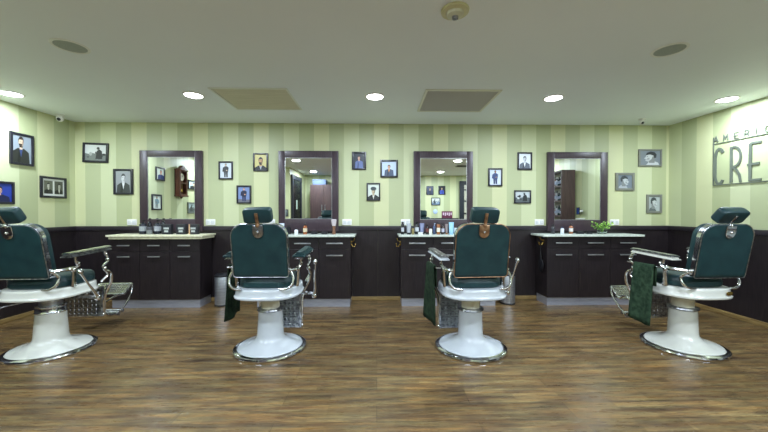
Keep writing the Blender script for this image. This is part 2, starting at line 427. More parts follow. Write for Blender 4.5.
def art_full(bg, coat, legs, skin, hair, hx=.5, s=1., mark=None):
    L_ = [(bg, [(0, 0), (1, 0), (1, 1), (0, 1)])]
    if mark: L_.append((mark, [(0, 0), (1, 0), (1, .16), (0, .2)]))
    L_ += [(legs, [(hx-.15*s, .05), (hx-.02*s, .05), (hx, .4), (hx-.17*s, .42)]), (legs, [(hx+.03*s, .05), (hx+.17*s, .05), (hx+.17*s, .42), (hx, .4)]),
           (coat, [(hx-.19*s, .36), (hx+.19*s, .36), (hx+.25*s, .68), (hx+.1*s, .77), (hx-.1*s, .77), (hx-.25*s, .66)]),
           (coat, [(hx-.3*s, .42), (hx-.2*s, .42), (hx-.17*s, .72), (hx-.26*s, .68)]), (skin, ell(hx+.08, .5, .07, .04)),
           (hair, ell(hx, .87, .085*s, .085)), (skin, ell(hx, .84, .07*s, .08))]
    return L_
def art_scene(bg, tones):
    L_ = [(bg, [(0, 0), (1, 0), (1, 1), (0, 1)])]
    rnd = random.Random(len(tones)*7+bg[0])
    L_.append((tones[0], [(0, 0), (1, 0), (1, .42), (.6, .5), (.3, .38), (0, .46)]))
    for k in range(9):
        c = tones[k % len(tones)]; x, y = rnd.uniform(.1, .9), rnd.uniform(.15, .6)
        L_.append((c, ell(x, y, rnd.uniform(.04, .12), rnd.uniform(.05, .14), 9)))
    L_.append((tones[-1], [(.5, .1), (.82, .1), (.8, .6), (.68, .72), (.56, .62)]))
    L_.append((tones[-1], ell(.62, .78, .07, .09)))
    return L_
def art_profile(bg, skin, hair, coat, flip=1):
    f = (lambda x: x) if flip > 0 else (lambda x: 1-x)
    L_ = [(bg, [(0, 0), (1, 0), (1, 1), (0, 1)])]
    q = lambda pts: [(f(x), y) for x, y in pts]
    L_.append((coat, q([(.3, 0), (.95, 0), (.9, .16), (.7, .28), (.42, .2)])))
    L_.append((skin, q([(.45, .15), (.72, .15), (.74, .4), (.76, .62), (.62, .82), (.4, .8), (.3, .66), (.28, .56), (.2, .46), (.28, .42), (.27, .3), (.4, .24)])))
    L_.append((tuple(int(v*.68) for v in skin), q([(.45, .15), (.72, .15), (.74, .4), (.76, .62), (.62, .6), (.56, .4), (.42, .27)])))
    L_.append((tuple(int(v*.8) for v in skin), q([(.36, .5), (.48, .5), (.46, .36), (.36, .4)])))
    L_.append((hair, q([(.28, .68), (.34, .86), (.52, .95), (.72, .9), (.82, .74), (.8, .52), (.7, .48), (.66, .66), (.5, .74)])))
    L_.append((tuple(int(v*.4) for v in skin), ell(f(.36), .6, .035, .02, 8)))
    L_.append((tuple(int(v*.55) for v in skin), q([(.27, .38), (.4, .37), (.4, .345), (.29, .35)])))
    return L_
def art_double(a, b_, mat_):
    L_ = [(mat_, [(0, 0), (1, 0), (1, 1), (0, 1)])]
    for k, A in enumerate((a, b_)):
        o = .07+k*.46
        for c, pts in A:
            L_.append((c, [(o+min(max(x, 0), 1)*.39, .12+min(max(y, 0), 1)*.76) for x, y in pts]))
    return L_
def picture(plane, box_, art, label, fcol=(34, 34, 42), fw=.10, tilt=0, mat_w=0., mirrored=False):
    """plane: ('B',) back wall, ('L',) left, ('R',) right, ('A', y) rear; box_ = world (u0,u1,z0,z1)"""
    u0, u1, z0, z1 = box_; w, h = u1-u0, z1-z0; cu, cz = (u0+u1)/2, (z0+z1)/2
    k = plane[0]
    if k == 'B': loc, rz = (cu, D, cz), 0
    elif k == 'L': loc, rz = (XL, cu, cz), PI/2
    elif k == 'R': loc, rz = (XR, cu, cz), -PI/2
    else: loc, rz = (cu, plane[1], cz), PI
    t = thing('framed_picture', label, 'picture', loc, rz, 'framed pictures on the walls')
    t.rotation_euler = (0, math.radians(tilt), rz)
    fw = fw*min(w, h); d = .022
    bm = bmesh.new()
    box(bm, -w/2, -w/2+fw, -d, 0, -h/2, h/2, bev=.002); box(bm, w/2-fw, w/2, -d, 0, -h/2, h/2, bev=.002)
    box(bm, -w/2+fw, w/2-fw, -d, 0, h/2-fw, h/2, bev=.002); box(bm, -w/2+fw, w/2-fw, -d, 0, -h/2, -h/2+fw, bev=.002)
    obj('frame', bm, flat(fcol, .3), t)
    iw, ih = w-2*fw, h-2*fw
    if mat_w:
        obj('mount', nbox(-iw/2, iw/2, -.0095, -.002, -ih/2, ih/2), flat((225, 226, 220), .6), t, smooth=False)
        iw *= 1-mat_w; ih *= 1-mat_w
    bm = bmesh.new(); cols = []
    for j, (c, pts) in enumerate(art):
        if c not in cols: cols.append(c)
        y = -.010-.00025*j
        vs = [bm.verts.new((-iw/2+min(max(x, 0), 1)*iw, y, -ih/2+min(max(z, 0), 1)*ih)) for x, z in pts]
        f = bm.faces.new(vs); f.material_index = cols.index(c)
        if f.calc_area() > 0:
            f.normal_update()
            if f.normal.y > 0: f.normal_flip()
    obj('print', bm, [flat(c, .35) for c in cols], t, smooth=False, recalc=False)
    return t
def bb(x0, x1, y0, y1):
    a, b_ = on_y(x0, y0), on_y(x1, y1); return (a.x, b_.x, b_.z, a.z)
def lb(x0, x1, y0, y1, X=XL):
    m_ = (y0+y1)/2; a, b_ = on_x(x0, y0, X), on_x(x1, y0, X)
    c = on_x((x0+x1)/2, y0, X); d = on_x((x0+x1)/2, y1, X)
    return (a.y, b_.y, d.z, c.z)
GY = (120, 124, 118)
picture('L', lb(8.7, 32.3, 133.5, 165), art_portrait((140, 150, 158), (44, 46, 42), (204, 178, 150), (50, 42, 38), (60, 76, 120), .45, .74, 1.05, beard=True),
        'tall black framed portrait of a bearded man in a dark coat, highest on its wall')
picture('L', lb(39.2, 65.2, 177, 198), art_double(art_portrait((96, 98, 84), (40, 42, 38), (190, 190, 176), (44, 44, 40), None, .5, .6, 1.2), art_portrait((84, 86, 74), (36, 38, 34), (184, 184, 170), (40, 40, 38), (210, 210, 200), .55, .6, 1.2, side=1), (212, 214, 208)),
        'wide black frame holding two small grey portraits side by side')
picture('L', lb(-16, 13, 181, 204), art_portrait((36, 60, 150), (28, 34, 70), (214, 170, 150), (44, 34, 34), None, .45, .62, 1.1),
        'black framed blue portrait cut off by the photo edge above the chair')
picture('B', bb(83.5, 109, 143, 162.7), art_scene((214, 218, 214), [(120, 126, 122), (90, 94, 92), (170, 174, 170), (58, 60, 60)]),
        'black framed grey outdoor scene, highest near the corner', tilt=2)
picture('B', bb(114.2, 133.6, 169, 194.5), art_portrait((150, 154, 156), (62, 66, 64), (206, 208, 208), (62, 64, 64), (222, 226, 226), .5, .66, 1.),
        'black framed grey portrait of a man in suit and tie, beside the clock-reflecting mirror')
picture('B', bb(219, 233.3, 161.5, 179.5), art_full((206, 214, 222), (60, 62, 66), (72, 76, 80), (190, 170, 150), (50, 44, 40)),
        'black framed full figure in a grey suit on a pale ground, between two mirrors')
picture('B', bb(237, 251.5, 185.5, 203.5), art_full((120, 140, 186), (36, 40, 66), (52, 58, 92), (214, 160, 130), (90, 60, 40), mark=(110, 110, 120)),
        'small black framed figure in navy, directly above the green-armed chair')
picture('B', bb(253.5, 268.3, 153.3, 171.3), art_portrait((206, 196, 130), (40, 44, 50), (192, 150, 104), (38, 32, 28), (180, 190, 200), .5, .55, 1.35, beard=True),
        'small black framed close-up of a curly haired man on a yellow ground')
picture('B', bb(352, 366.2, 152, 169.8), art_portrait((50, 56, 66), (96, 112, 160), (206, 160, 140), (60, 44, 40), None, .5, .68, .8),
        'small black framed man in light blue against a dark ground')
picture('B', bb(380.2, 397.8, 160, 177.6), art_portrait((190, 206, 226), (70, 84, 108), (206, 160, 130), (70, 52, 44), (220, 150, 70), .5, .62, .75),
        'nearly square black framed figure before a pale blue sky')
picture('B', bb(366.6, 380.3, 183, 200.7), art_portrait((206, 214, 204), (46, 50, 50), (186, 170, 140), (62, 70, 74), (220, 224, 216), .5, .55, 1.25, hat=True),
        'small black framed man in a flat cap')
picture('B', bb(488, 502, 168.3, 186.3), art_full((206, 216, 230), (56, 74, 120), (44, 58, 96), (150, 110, 84), (40, 36, 34)),
        'small black framed full figure in blue on a white ground')
picture('B', bb(517.2, 531.6, 152.4, 170), art_portrait((226, 232, 238), (96, 106, 118), (196, 202, 208), (84, 92, 100), (236, 240, 244), .5, .62, 1.05),
        'small black framed pale grey portrait, highest between the last two mirrors')
picture('B', bb(513.8, 530.6, 190.3, 203.4), art_scene((190, 198, 200), [(90, 98, 100), (200, 206, 206), (60, 64, 66), (40, 44, 46)]),
        'small wide black framed grey street scene')
picture('B', bb(638, 661, 149.3, 166.7), art_profile((120, 128, 134), (188, 192, 192), (44, 48, 52), (190, 194, 196), 1),
        'wide grey framed close-up of a man looking down, highest of the grey framed trio', (120, 122, 112), .09)
picture('B', bb(615.2, 633.6, 172.8, 190.6), art_profile((116, 126, 136), (184, 190, 192), (56, 62, 66), (170, 176, 180), -1),
        'square grey framed profile of a man, beside the shelf-reflecting mirror', (120, 122, 112), .13)
picture('B', bb(646, 661, 194.5, 213), art_profile((170, 178, 174), (190, 196, 192), (66, 72, 72), (90, 98, 96), -1),
        'small grey framed profile, lowest of the grey framed trio', (120, 122, 112), .13)

# places worked out from the mirror images (virtual room behind the glass)
MG = D-.036
def vy(px, py, X):                       # point on a side wall x=X seen in a mirror
    r = ray(px, py); t = X/r.x; yv = r.y*t; return Vector((X, 2*MG-yv, EYE+r.z*t))
def va(px, py, y):                       # point on a plane y facing the mirror wall
    r = ray(px, py); t = (2*MG-y)/r.y; return Vector((r.x*t, y, EYE+r.z*t))
def lvb(x0, x1, y0, y1):
    a, b_ = vy(x0, y0, XL), vy(x1, y0, XL); c, d = vy((x0+x1)/2, y0, XL), vy((x0+x1)/2, y1, XL)
    return (min(a.y, b_.y), max(a.y, b_.y), d.z, c.z)
def avb(x0, x1, y0, y1, y=YR):
    a, b_ = va(x0, y0, y), va(x1, y1, y); return (a.x, b_.x, b_.z, a.z)
picture('L', lvb(155, 164, 167.2, 180.6), art_portrait((216, 224, 214), (40, 56, 110), (214, 150, 130), (90, 60, 50), None, .4, .66, 1.), 'framed portrait of a man in blue, seen in the mirror beside the clock')
picture('L', lvb(151.2, 161, 194.3, 210), art_full((206, 214, 206), (110, 140, 150), (120, 130, 130), (150, 110, 84), (60, 50, 44)), 'framed pale full figure, seen in the mirror below the portrait in blue')
picture('L', lvb(187.7, 197, 180.5, 189.6), art_portrait((190, 206, 210), (40, 44, 48), (214, 190, 160), (60, 50, 44), None, .4, .6, 1.), 'small dark framed print seen at the mirror edge beside the clock')
picture('L', lvb(187.3, 197, 202.4, 213.4), art_scene((170, 186, 190), [(90, 98, 100), (140, 150, 150), (60, 64, 66)]), 'small grey framed print seen low at the mirror edge', (110, 116, 110), .12)
picture(('A', YR), avb(426.3, 433.5, 186, 195), art_portrait((58, 66, 92), (40, 48, 74), (190, 160, 130), (60, 50, 44), None, .5, .66, .9), 'dark blue print on the rear wall, one of a level pair, farther from the door')
picture(('A', YR), avb(438.3, 445.3, 185.9, 194.8), art_portrait((30, 32, 40), (60, 80, 170), (214, 180, 140), (60, 50, 44), None, .5, .72, .8), 'dark print with a bright blue coat on the rear wall, nearer the door')
picture(('A', YR), avb(431.2, 440.2, 197.6, 205.2), art_scene((206, 212, 206), [(120, 140, 160), (200, 200, 190), (60, 70, 74)]), 'small wide print centred below a pair on the rear wall')
picture(('A', BY), avb(281, 288.4, 209.4, 216.3, BY), art_scene((120, 130, 130), [(90, 98, 100), (60, 70, 74)]), 'small dark framed print on the projecting wall, seen low in a mirror')
# round badge and notice on the rear wall
u = avb(433.2, 437.4, 209.3, 214)
o = obj('wall_plaque', nlathe([(.07, 0), (.075, .008), (.06, .014)], 28, ax='Y'), flat((176, 196, 224), .4)); o.location = ((u[0]+u[1])/2, YR, (u[2]+u[3])/2)
tag(o, 'small round pale blue plaque on the rear wall', 'plaque')
u = avb(441.7, 452.4, 211.2, 218.2)
t = thing('notice_board', 'maroon and white notice on the rear wall, seen low in a mirror', 'notice', ((u[0]+u[1])/2, YR, (u[2]+u[3])/2), PI)
w, h = (u[1]-u[0])/2, (u[3]-u[2])/2
obj('board', nbox(-w, w, -.015, 0, -h, h, bev=.002), flat((96, 40, 64), .5), t)
bm = bmesh.new()
for i in range(5): box(bm, -w*.85+i*w*.36, -w*.85+i*w*.36+w*.22, -.018, -.0155, -h*.1-h*.2*(i % 2), h*.6)
obj('paper', bm, flat((206, 180, 196), .6), t, smooth=False)

# wardrobe on the rear wall with a box on it
wx0, wx1, wy, wz = -2.14, -.42, -1.32, 2.15
t = thing('wardrobe', 'tall brown wardrobe with long steel handles, seen in a mirror', 'wardrobe', ((wx0+wx1)/2, YR+.04, 0))
hw = (wx1-wx0)/2; dp = wy-YR-.04
obj('carcass', nbox(-hw, hw, 0, dp-.02, 0, wz), M['wardrobe'], t, smooth=False)
for i in range(4):
    a = -hw+i*hw/2
    d = obj('door', nbox(a+.002, a+hw/2-.002, dp-.02, dp, .08, wz-.02, bev=.002), M['wardrobe'], t, smooth=False)
    hx = a+hw/2-.05 if i % 2 == 0 else a+.05
    bm = ntube([(hx, dp+.035, .95), (hx, dp+.035, 1.5)], .009, 8, 1)
    for z in (1.0, 1.45): tube(bm, [(hx, dp-.002, z), (hx, dp+.035, z)], .006, 6, 1)
    obj('handle', bm, M['handle'], d)
a, b_ = va(312.5, 183, wy), va(325.5, 183, wy)
bxw = (b_.x-a.x)/2
o = thing('storage_box', 'blue grey storage box on top of the wardrobe', 'box', ((a.x+b_.x)/2, YR+.35, wz))
obj('carton', nbox(-bxw, bxw, -.2, .2, 0, .13, bev=.004), flat((96, 114, 146), .6), o)
obj('lid', nbox(-bxw-.008, bxw+.008, -.208, .208, .13, .165, bev=.004), flat((110, 128, 160), .6), o)

# open shelf unit on the right wall
sy1 = vy(577, 200, XR).y; sx0 = va(561.5, 200, sy1).x
sy0 = sy1-1.2; szt = va(569, 169.8, sy1).z
t = thing('shelf_unit', 'dark open shelf unit with product bottles, seen in a mirror', 'shelf', ((sx0+XR)/2, (sy0+sy1)/2, 0))
cx, cy = (sx0+XR)/2, (sy0+sy1)/2; a, b_ = sx0-cx, XR-.04-cx; p, q = sy0-cy, sy1-cy
for yy in (p, q-.03): obj('side_panel', nbox(a, b_, yy, yy+.03, 0, szt), M['wardrobe'], t, smooth=False)
obj('back_panel', nbox(b_-.015, b_, p+.03, q-.03, 0, szt), flat((196, 202, 190), .5), t, smooth=False)
sz_ = [.1, .5, .9, 1.16, 1.48, 1.8, szt-.03]
for z in sz_: obj('shelf', nbox(a+.004, b_-.015, p+.03, q-.03, z, z+.03), M['wardrobe'], t, smooth=False)
sp = [(sx0+.1, yy) for yy in (sy1-.09, sy1-.18, sy1-.27, sy1-.36, sy1-.45)]
shelf_spots = [(x, y, z+.03) for z in (1.16, 1.48, 1.8) for x, y in sp]

# tablet on a wall arm beside the shelf
u = vy(582.5, 211, XR)
t = thing('wall_tablet', 'small dark tablet with a blue picture on a wall arm beside the shelf unit', 'tablet', (XR, u.y, u.z))
obj('bracket', nbox(-.08, 0, -.02, .02, -.02, .02, bev=.003), M['white'], t)
obj('housing', xform(nbox(-.012, .0, -.085, .085, -.075, .075, bev=.004), Matrix.Translation((-.085, 0, 0)) @ Matrix.Rotation(.25, 4, 'Z')), M['black'], t)
obj('screen', xform(nbox(-.0145, -.0125, -.072, .072, -.062, .062), Matrix.Translation((-.085, 0, 0)) @ Matrix.Rotation(.25, 4, 'Z')), flat((40, 70, 130), .15), t)
obj('tray', nbox(-.1, 0, -.08, .08, -.17, -.15, bev=.003), M['white'], t)

# pendulum clock on the left wall
c0 = vy(183, 180, XL); zt_ = vy(183, 167.2, XL).z; zb_ = vy(180, 197.5, XL).z
yA, yB = vy(174.5, 190, XL).y, vy(186.5, 190, XL).y
cy = (yA+yB)/2; wd = .14; hh = (zt_-zb_)
t = thing('pendulum_clock', 'carved walnut pendulum clock with an arched top, seen in a mirror', 'clock', (XL, vy(183.3, 180, XL+.1).y, zb_), PI/2)
dpt = .11
bm = bmesh.new(); hb = hh-.1
box(bm, -wd, wd, -.02, 0, .04, hb); box(bm, -wd, -wd+.02, -dpt, 0, .04, hb); box(bm, wd-.02, wd, -dpt, 0, .04, hb)
box(bm, -wd-.015, wd+.015, -dpt-.015, 0, .015, .045, bev=.005); box(bm, -wd-.015, wd+.015, -dpt-.015, 0, hb, hb+.03, bev=.005)
obj('case', bm, M['walnut'], t)
bm = prism(bmesh.new(), [(-wd, hb+.03), (wd, hb+.03), (wd*.8, hb+.055), (wd*.45, hb+.06), (wd*.25, hb+.1), (0, hb+.115), (-wd*.25, hb+.1), (-wd*.45, hb+.06), (-wd*.8, hb+.055)], -dpt, -.03, .003)
obj('crest', bm, M['walnut'], t)
bm = bmesh.new(); yy = -dpt
box(bm, -wd+.02, -wd+.04, yy, yy+.015, .045, hb); box(bm, wd-.04, wd-.02, yy, yy+.015, .045, hb)
box(bm, -wd+.04, wd-.04, yy, yy+.015, .045, .07); box(bm, -wd+.04, wd-.04, yy, yy+.015, hb-.02, hb); box(bm, -wd+.04, wd-.04, yy, yy+.015, hb*.52, hb*.52+.02)
d = obj('door', bm, M['walnut'], t)
obj('dial', xform(nlathe([(.075, 0), (.08, .006), (.07, .008)], 28, ax='Y'), Matrix.Translation((0, -dpt+.035, hb*.76))), flat((226, 220, 196), .4), t)
bm = ntube([(0, -dpt+.024, hb*.76), (.03, -dpt+.024, hb*.76+.03)], .003, 5, 1); tube(bm, [(0, -dpt+.024, hb*.76), (-.01, -dpt+.024, hb*.76+.055)], .0025, 5, 1)
obj('hand', bm, M['black'], t)
bm = ntube([(0, -.07, hb*.5), (0, -.07, .16)], .004, 6, 1); lathe(bm, [(.02, -.075), (.04, -.07), (.02, -.065)], 20, cx=0, cy=.14, ax='Y')
obj('pendulum', bm, M['brass'], t)
bm = bmesh.new(); ball(bm, (0, -dpt*.5, .0), .028, 10); obj('finial', bm, M['walnut'], t)

# ------------------------------------------------------------------ ceiling items
LY = on_z(375, 96.3, H).y
lxs = [(on_z(11, 92.5, H).x, LY), (on_z(193.5, 96, H).x, LY), (on_z(375, 96.3, H).x, LY), (on_z(553.5, 97.5, H).x, LY), (on_z(727, 97, H).x, LY)]
spots = []
lxs = [((ray(px, 96).x/ray(px, 96).y)*LY, LY) for px in (11, 193.5, 375, 553.5, 727)]
for k, (x, y) in enumerate(lxs): spots.append((x, y, ('round downlight glowing near the wall of the double portrait', 'round downlight beside the beige access panel', 'round downlight halfway between the access panel and the grey grille', 'round downlight beside the grey grille', 'round downlight nearest the lettered wall')[k]))
for y in (1.38, -.8):
    for x in (-3.85, -1.93, .03, 1.97, 3.72):
        if x < BX and y < BY: continue
        spots.append((x, y, 'round downlight over the open floor, second row from the mirrors' if y > 0 else 'round downlight by the rear wall'))
WATT = {0: 17, 1: 25, 2: 28}
for x, y, lab in spots:
    t = thing('ceiling_downlight', lab, 'light', (x, y, H), 0, 'ceiling downlights')
    obj('trim_ring', nlathe([(.086, -.001), (.108, -.001), (.106, -.006), (.092, -.010), (.086, -.008)], 36, cap=False), M['white'], t)
    obj('diffuser', nlathe([(.0885, -.002), (.088, -.008), (.075, -.013), (.04, -.016), (.001, -.017)], 32), M['lamp'], t)
    ld = bpy.data.lights.new('downlight_lamp', 'AREA'); ld.shape = 'DISK'; ld.size = .17; ld.energy = WATT[0 if y > 3 else 1 if y > 0 else 2]; ld.color = (.82, .94, 1.10)
    lo = bpy.data.objects.new('downlight_lamp', ld); C.objects.link(lo); lo.parent = t; lo.location = (0, 0, -.0175)
for px, py, lab in ((70.5, 46.2, 'round grey ceiling speaker on the side of the double portrait'), (669.5, 49.8, 'round grey ceiling speaker on the side of the lettered wall')):
    p = on_z(px, py, H)
    t = thing('ceiling_speaker', lab, 'speaker', p, 0, 'ceiling speakers')
    obj('rim', nlathe([(.098, 0), (.118, 0), (.116, -.006), (.103, -.008), (.098, -.004)], 40, cap=False), flat((230, 232, 228), .4), t)
    obj('grille', nlathe([(.1, -.002), (.1, -.004), (.05, -.006)], 40), add_noise(mat('speaker_mesh', (156, 164, 156), .6), (142, 150, 144), (168, 176, 168), nscale=300), t)
p = on_z(455, 10, H)
t = thing('smoke_detector', 'round cream smoke detector on the ceiling', 'smoke detector', p)
obj('base', nlathe([(.085, 0), (.088, -.006), (.084, -.016), (.07, -.02)], 36), M['beige_plastic'], t)
obj('housing', nlathe([(.055, -.02), (.05, -.034), (.03, -.042)], 28), flat((206, 206, 180), .4), t)
obj('sensor', nlathe([(.02, -.042), (.02, -.056), (.012, -.06)], 20), M['chrome_dark'], t)
# access panel and grille
t = thing('ceiling_panel', 'beige access panel flush in the ceiling', 'panel', (-1.307, 3.73, H))
bm = bmesh.new(); a, b_ = .378, .33
box(bm, -a-.02, -a, -b_-.02, b_+.02, -.008, 0); box(bm, a, a+.02, -b_-.02, b_+.02, -.008, 0)
box(bm, -a, a, -b_-.02, -b_, -.008, 0); box(bm, -a, a, b_, b_+.02, -.008, 0)
obj('frame', bm, flat((226, 228, 218), .5), t, smooth=False)
obj('panel_board', nbox(-a+.005, a-.005, -b_+.005, b_-.005, -.004, -.001), add_noise(mat('panel_beige', (208, 202, 176), .6), (202, 196, 170), (214, 208, 182), (1, 12, 1), 3), t, smooth=False)
t = thing('ceiling_grille', 'grey slatted air grille in the ceiling', 'vent', (.897, 3.735, H))
a, b_ = .37, .335
bm = bmesh.new()
box(bm, -a-.025, -a, -b_-.025, b_+.025, -.012, 0); box(bm, a, a+.025, -b_-.025, b_+.025, -.012, 0)
box(bm, -a, a, -b_-.025, -b_, -.012, 0); box(bm, -a, a, b_, b_+.025, -.012, 0)
obj('frame', bm, flat((222, 222, 206), .5), t, smooth=False)
obj('backing', nbox(-a, a, -b_, b_, -.003, -.001), flat((150, 150, 144), .8), t, smooth=False)
bm = bmesh.new()
for i in range(34):
    yy = -b_+.01+i*(2*b_-.02)/34
    v = [bm.verts.new(q) for q in ((-a, yy, -.004), (a, yy, -.004), (a, yy+.013, -.010), (-a, yy+.013, -.010))]; bm.faces.new(v)
o = obj('slat', bm, flat((190, 190, 184), .55), t, smooth=False)
sm = o.modifiers.new('s', 'SOLIDIFY'); sm.thickness = .001
t = thing('ceiling_vent', 'small dark air vent in the ceiling, seen in a mirror', 'vent', (2.45, .45, H))
obj('frame', nbox(-.3, .3, -.15, .15, -.01, 0, bev=.002), flat((120, 122, 112), .5), t)
bm = bmesh.new()
for i in range(6): box(bm, -.27, .27, -.13+i*.045, -.115+i*.045, -.014, -.0102)
obj('slat', bm, flat((60, 62, 58), .5), t, smooth=False)
# dome cameras
for (x, y, lab, fl) in ((on_z(60, 114.6, H).x, on_z(60, 114.6, H).y, 'white security camera in the ceiling corner above the double portrait', 1), (on_z(642, 118.8, H).x, on_z(642, 118.8, H).y, 'white security camera on the ceiling above the grey framed pictures', -1)):
    t = thing('security_camera', lab, 'camera', (x, y, H), 0, 'security cameras'); s = .048 if fl > 0 else .04
    obj('mount', nlathe([(s, 0), (s*1.02, -.012), (s*.85, -.022)], 28), M['white'], t)
    bm = bmesh.new(); ball(bm, (0, 0, -.03-s*.45), s*.82, 16); obj('housing', bm, M['white'], t)
    d = Vector((.25*fl, -.85, -.45)).normalized(); c = Vector((0, 0, -.03-s*.45))+d*s*.42
    bm = bmesh.new(); ball(bm, c, s*.52, 14); obj('lens', bm, M['black'], t)

# ------------------------------------------------------------------ lettered sign on the right wall
SY, SZ0 = 4.068, 1.592
t = thing('wall_sign', 'grey art deco letter sign mounted on the striped side wall', 'sign', (XR, SY, SZ0), -PI/2)
def stroke(bm, pts, w, d0=-.011, d1=-.003):
    """pts in (u, z); u runs to the reader's right"""
    P = [Vector(p) for p in pts]; n = len(P); Lp, Rp = [], []
    for i in range(n):
        if i == 0: tg = (P[1]-P[0]).normalized(); nn = Vector((-tg.y, tg.x)); k = 1
        elif i == n-1: tg = (P[-1]-P[-2]).normalized(); nn = Vector((-tg.y, tg.x)); k = 1
        else:
            t1 = (P[i]-P[i-1]).normalized(); t2 = (P[i+1]-P[i]).normalized(); n1 = Vector((-t1.y, t1.x)); n2 = Vector((-t2.y, t2.x))
            nn = (n1+n2).normalized(); k = min(1/max(nn.dot(n1), .3), 2.5)
        Lp.append(P[i]+nn*w/2*k); Rp.append(P[i]-nn*w/2*k)
    for i in range(n-1):
        q = [Lp[i], Lp[i+1], Rp[i+1], Rp[i]]
        a = [bm.verts.new((v.x, d0, v.y)) for v in q]; b = [bm.verts.new((v.x, d1, v.y)) for v in q]
        bm.faces.new(a); bm.faces.new(b)
        for j in range(4): bm.faces.new((a[j], a[(j+1) % 4], b[(j+1) % 4], b[j]))
def A2(cx, cz, rx, rz, a0, a1, n=12): return [(cx+rx*math.cos(math.radians(a0+(a1-a0)*i/n)), cz+rz*math.sin(math.radians(a0+(a1-a0)*i/n))) for i in range(n+1)]
G = {
 'A': [[(0, 0), (.5, 1), (1, 0)], [(.15, .3), (.85, .3)]],
 'M': [[(0, 0), (.08, 1), (.5, .35), (.92, 1), (1, 0)]],
 'E': [[(.12, 0), (.12, 1)], [(.12, 1), (1, 1)], [(.12, .03), (1, .03)], [(-.12, .44), (.85, .46)]],
 'R': [[(.1, 0), (.1, 1)], [(.1, .98), (.3, .98)]+A2(.35, .71, .6, .27, 90, -60)+[(.22, .42)], [(.25, .43), (.6, .34), (.85, .2), (.95, 0)]],
 'I': [[(.5, 0), (.5, 1)]],
 'C': [A2(.6, .72, .5, .28, 35, 180)+A2(.6, .25, .5, .25, 180, 325)],
 'N': [[(.05, 0), (.05, 1), (.95, 0), (.95, 1)]],
 'W': [[(0, 1), (.22, 0), (.5, .7), (.78, 0), (1, 1)]],
}
for k, ch in enumerate('AMERICAN'):
    u = (.004, .118, .236, .346, .442, .548, .662, .772)[k]; bm = bmesh.new()
    for st in G[ch]: stroke(bm, [(u+x*.05, .534+z*.068) for x, z in st], .009)
    obj('small_letter', bm, M['sign'], t, smooth=False)
for ch, u, w in (('C', .012, .10), ('R', .198, .12), ('E', .395, .125), ('W', .60, .2)):
    bm = bmesh.new()
    for k, st in enumerate(G[ch]): stroke(bm, [(u+x*w, .012+z*.43) for x, z in st], .032 if k == 0 else .025, -.011-.0004*k)
    obj('large_letter', bm, M['sign'], t, smooth=False)
bm = bmesh.new()
stroke(bm, [(0, .60), (0, 0)], .010); stroke(bm, [(0, .515), (.84, .515)], .009, -.0105); stroke(bm, [(0, 0), (.84, 0)], .010, -.0105); stroke(bm, [(.84, .519), (.84, -.004)], .009)
obj('rule_line', bm, M['sign'], t, smooth=False)

# ------------------------------------------------------------------ wall sockets
for px, lab in ((132.3, 'white double socket beside the clock-reflecting mirror, towards the corner'), (210.8, 'white double socket between the clock-reflecting mirror and the green-armed chair'), (270.5, 'white double socket half hidden behind the green-armed chair headrest'),
                (347, 'white double socket beside the wardrobe-reflecting mirror'), (405.5, 'white double socket behind the row of bottles'), (539, 'white double socket beside the shelf-reflecting mirror, away from the plant'), (614.3, 'white double socket behind the leafy plant')):
    c = on_y(px, 222.2)
    t = thing('wall_socket', lab, 'socket', (c.x, D, c.z), 0, 'white wall sockets')
    obj('plate', nbox(-.066, .066, -.01, 0, -.041, .041, bev=.003), M['white'], t)
    for s in (-1, 1):
        o = obj('socket_insert', nbox(s*.031-.022, s*.031+.022, -.0125, -.0101, -.023, .023, bev=.001), flat((206, 208, 208), .3), t)

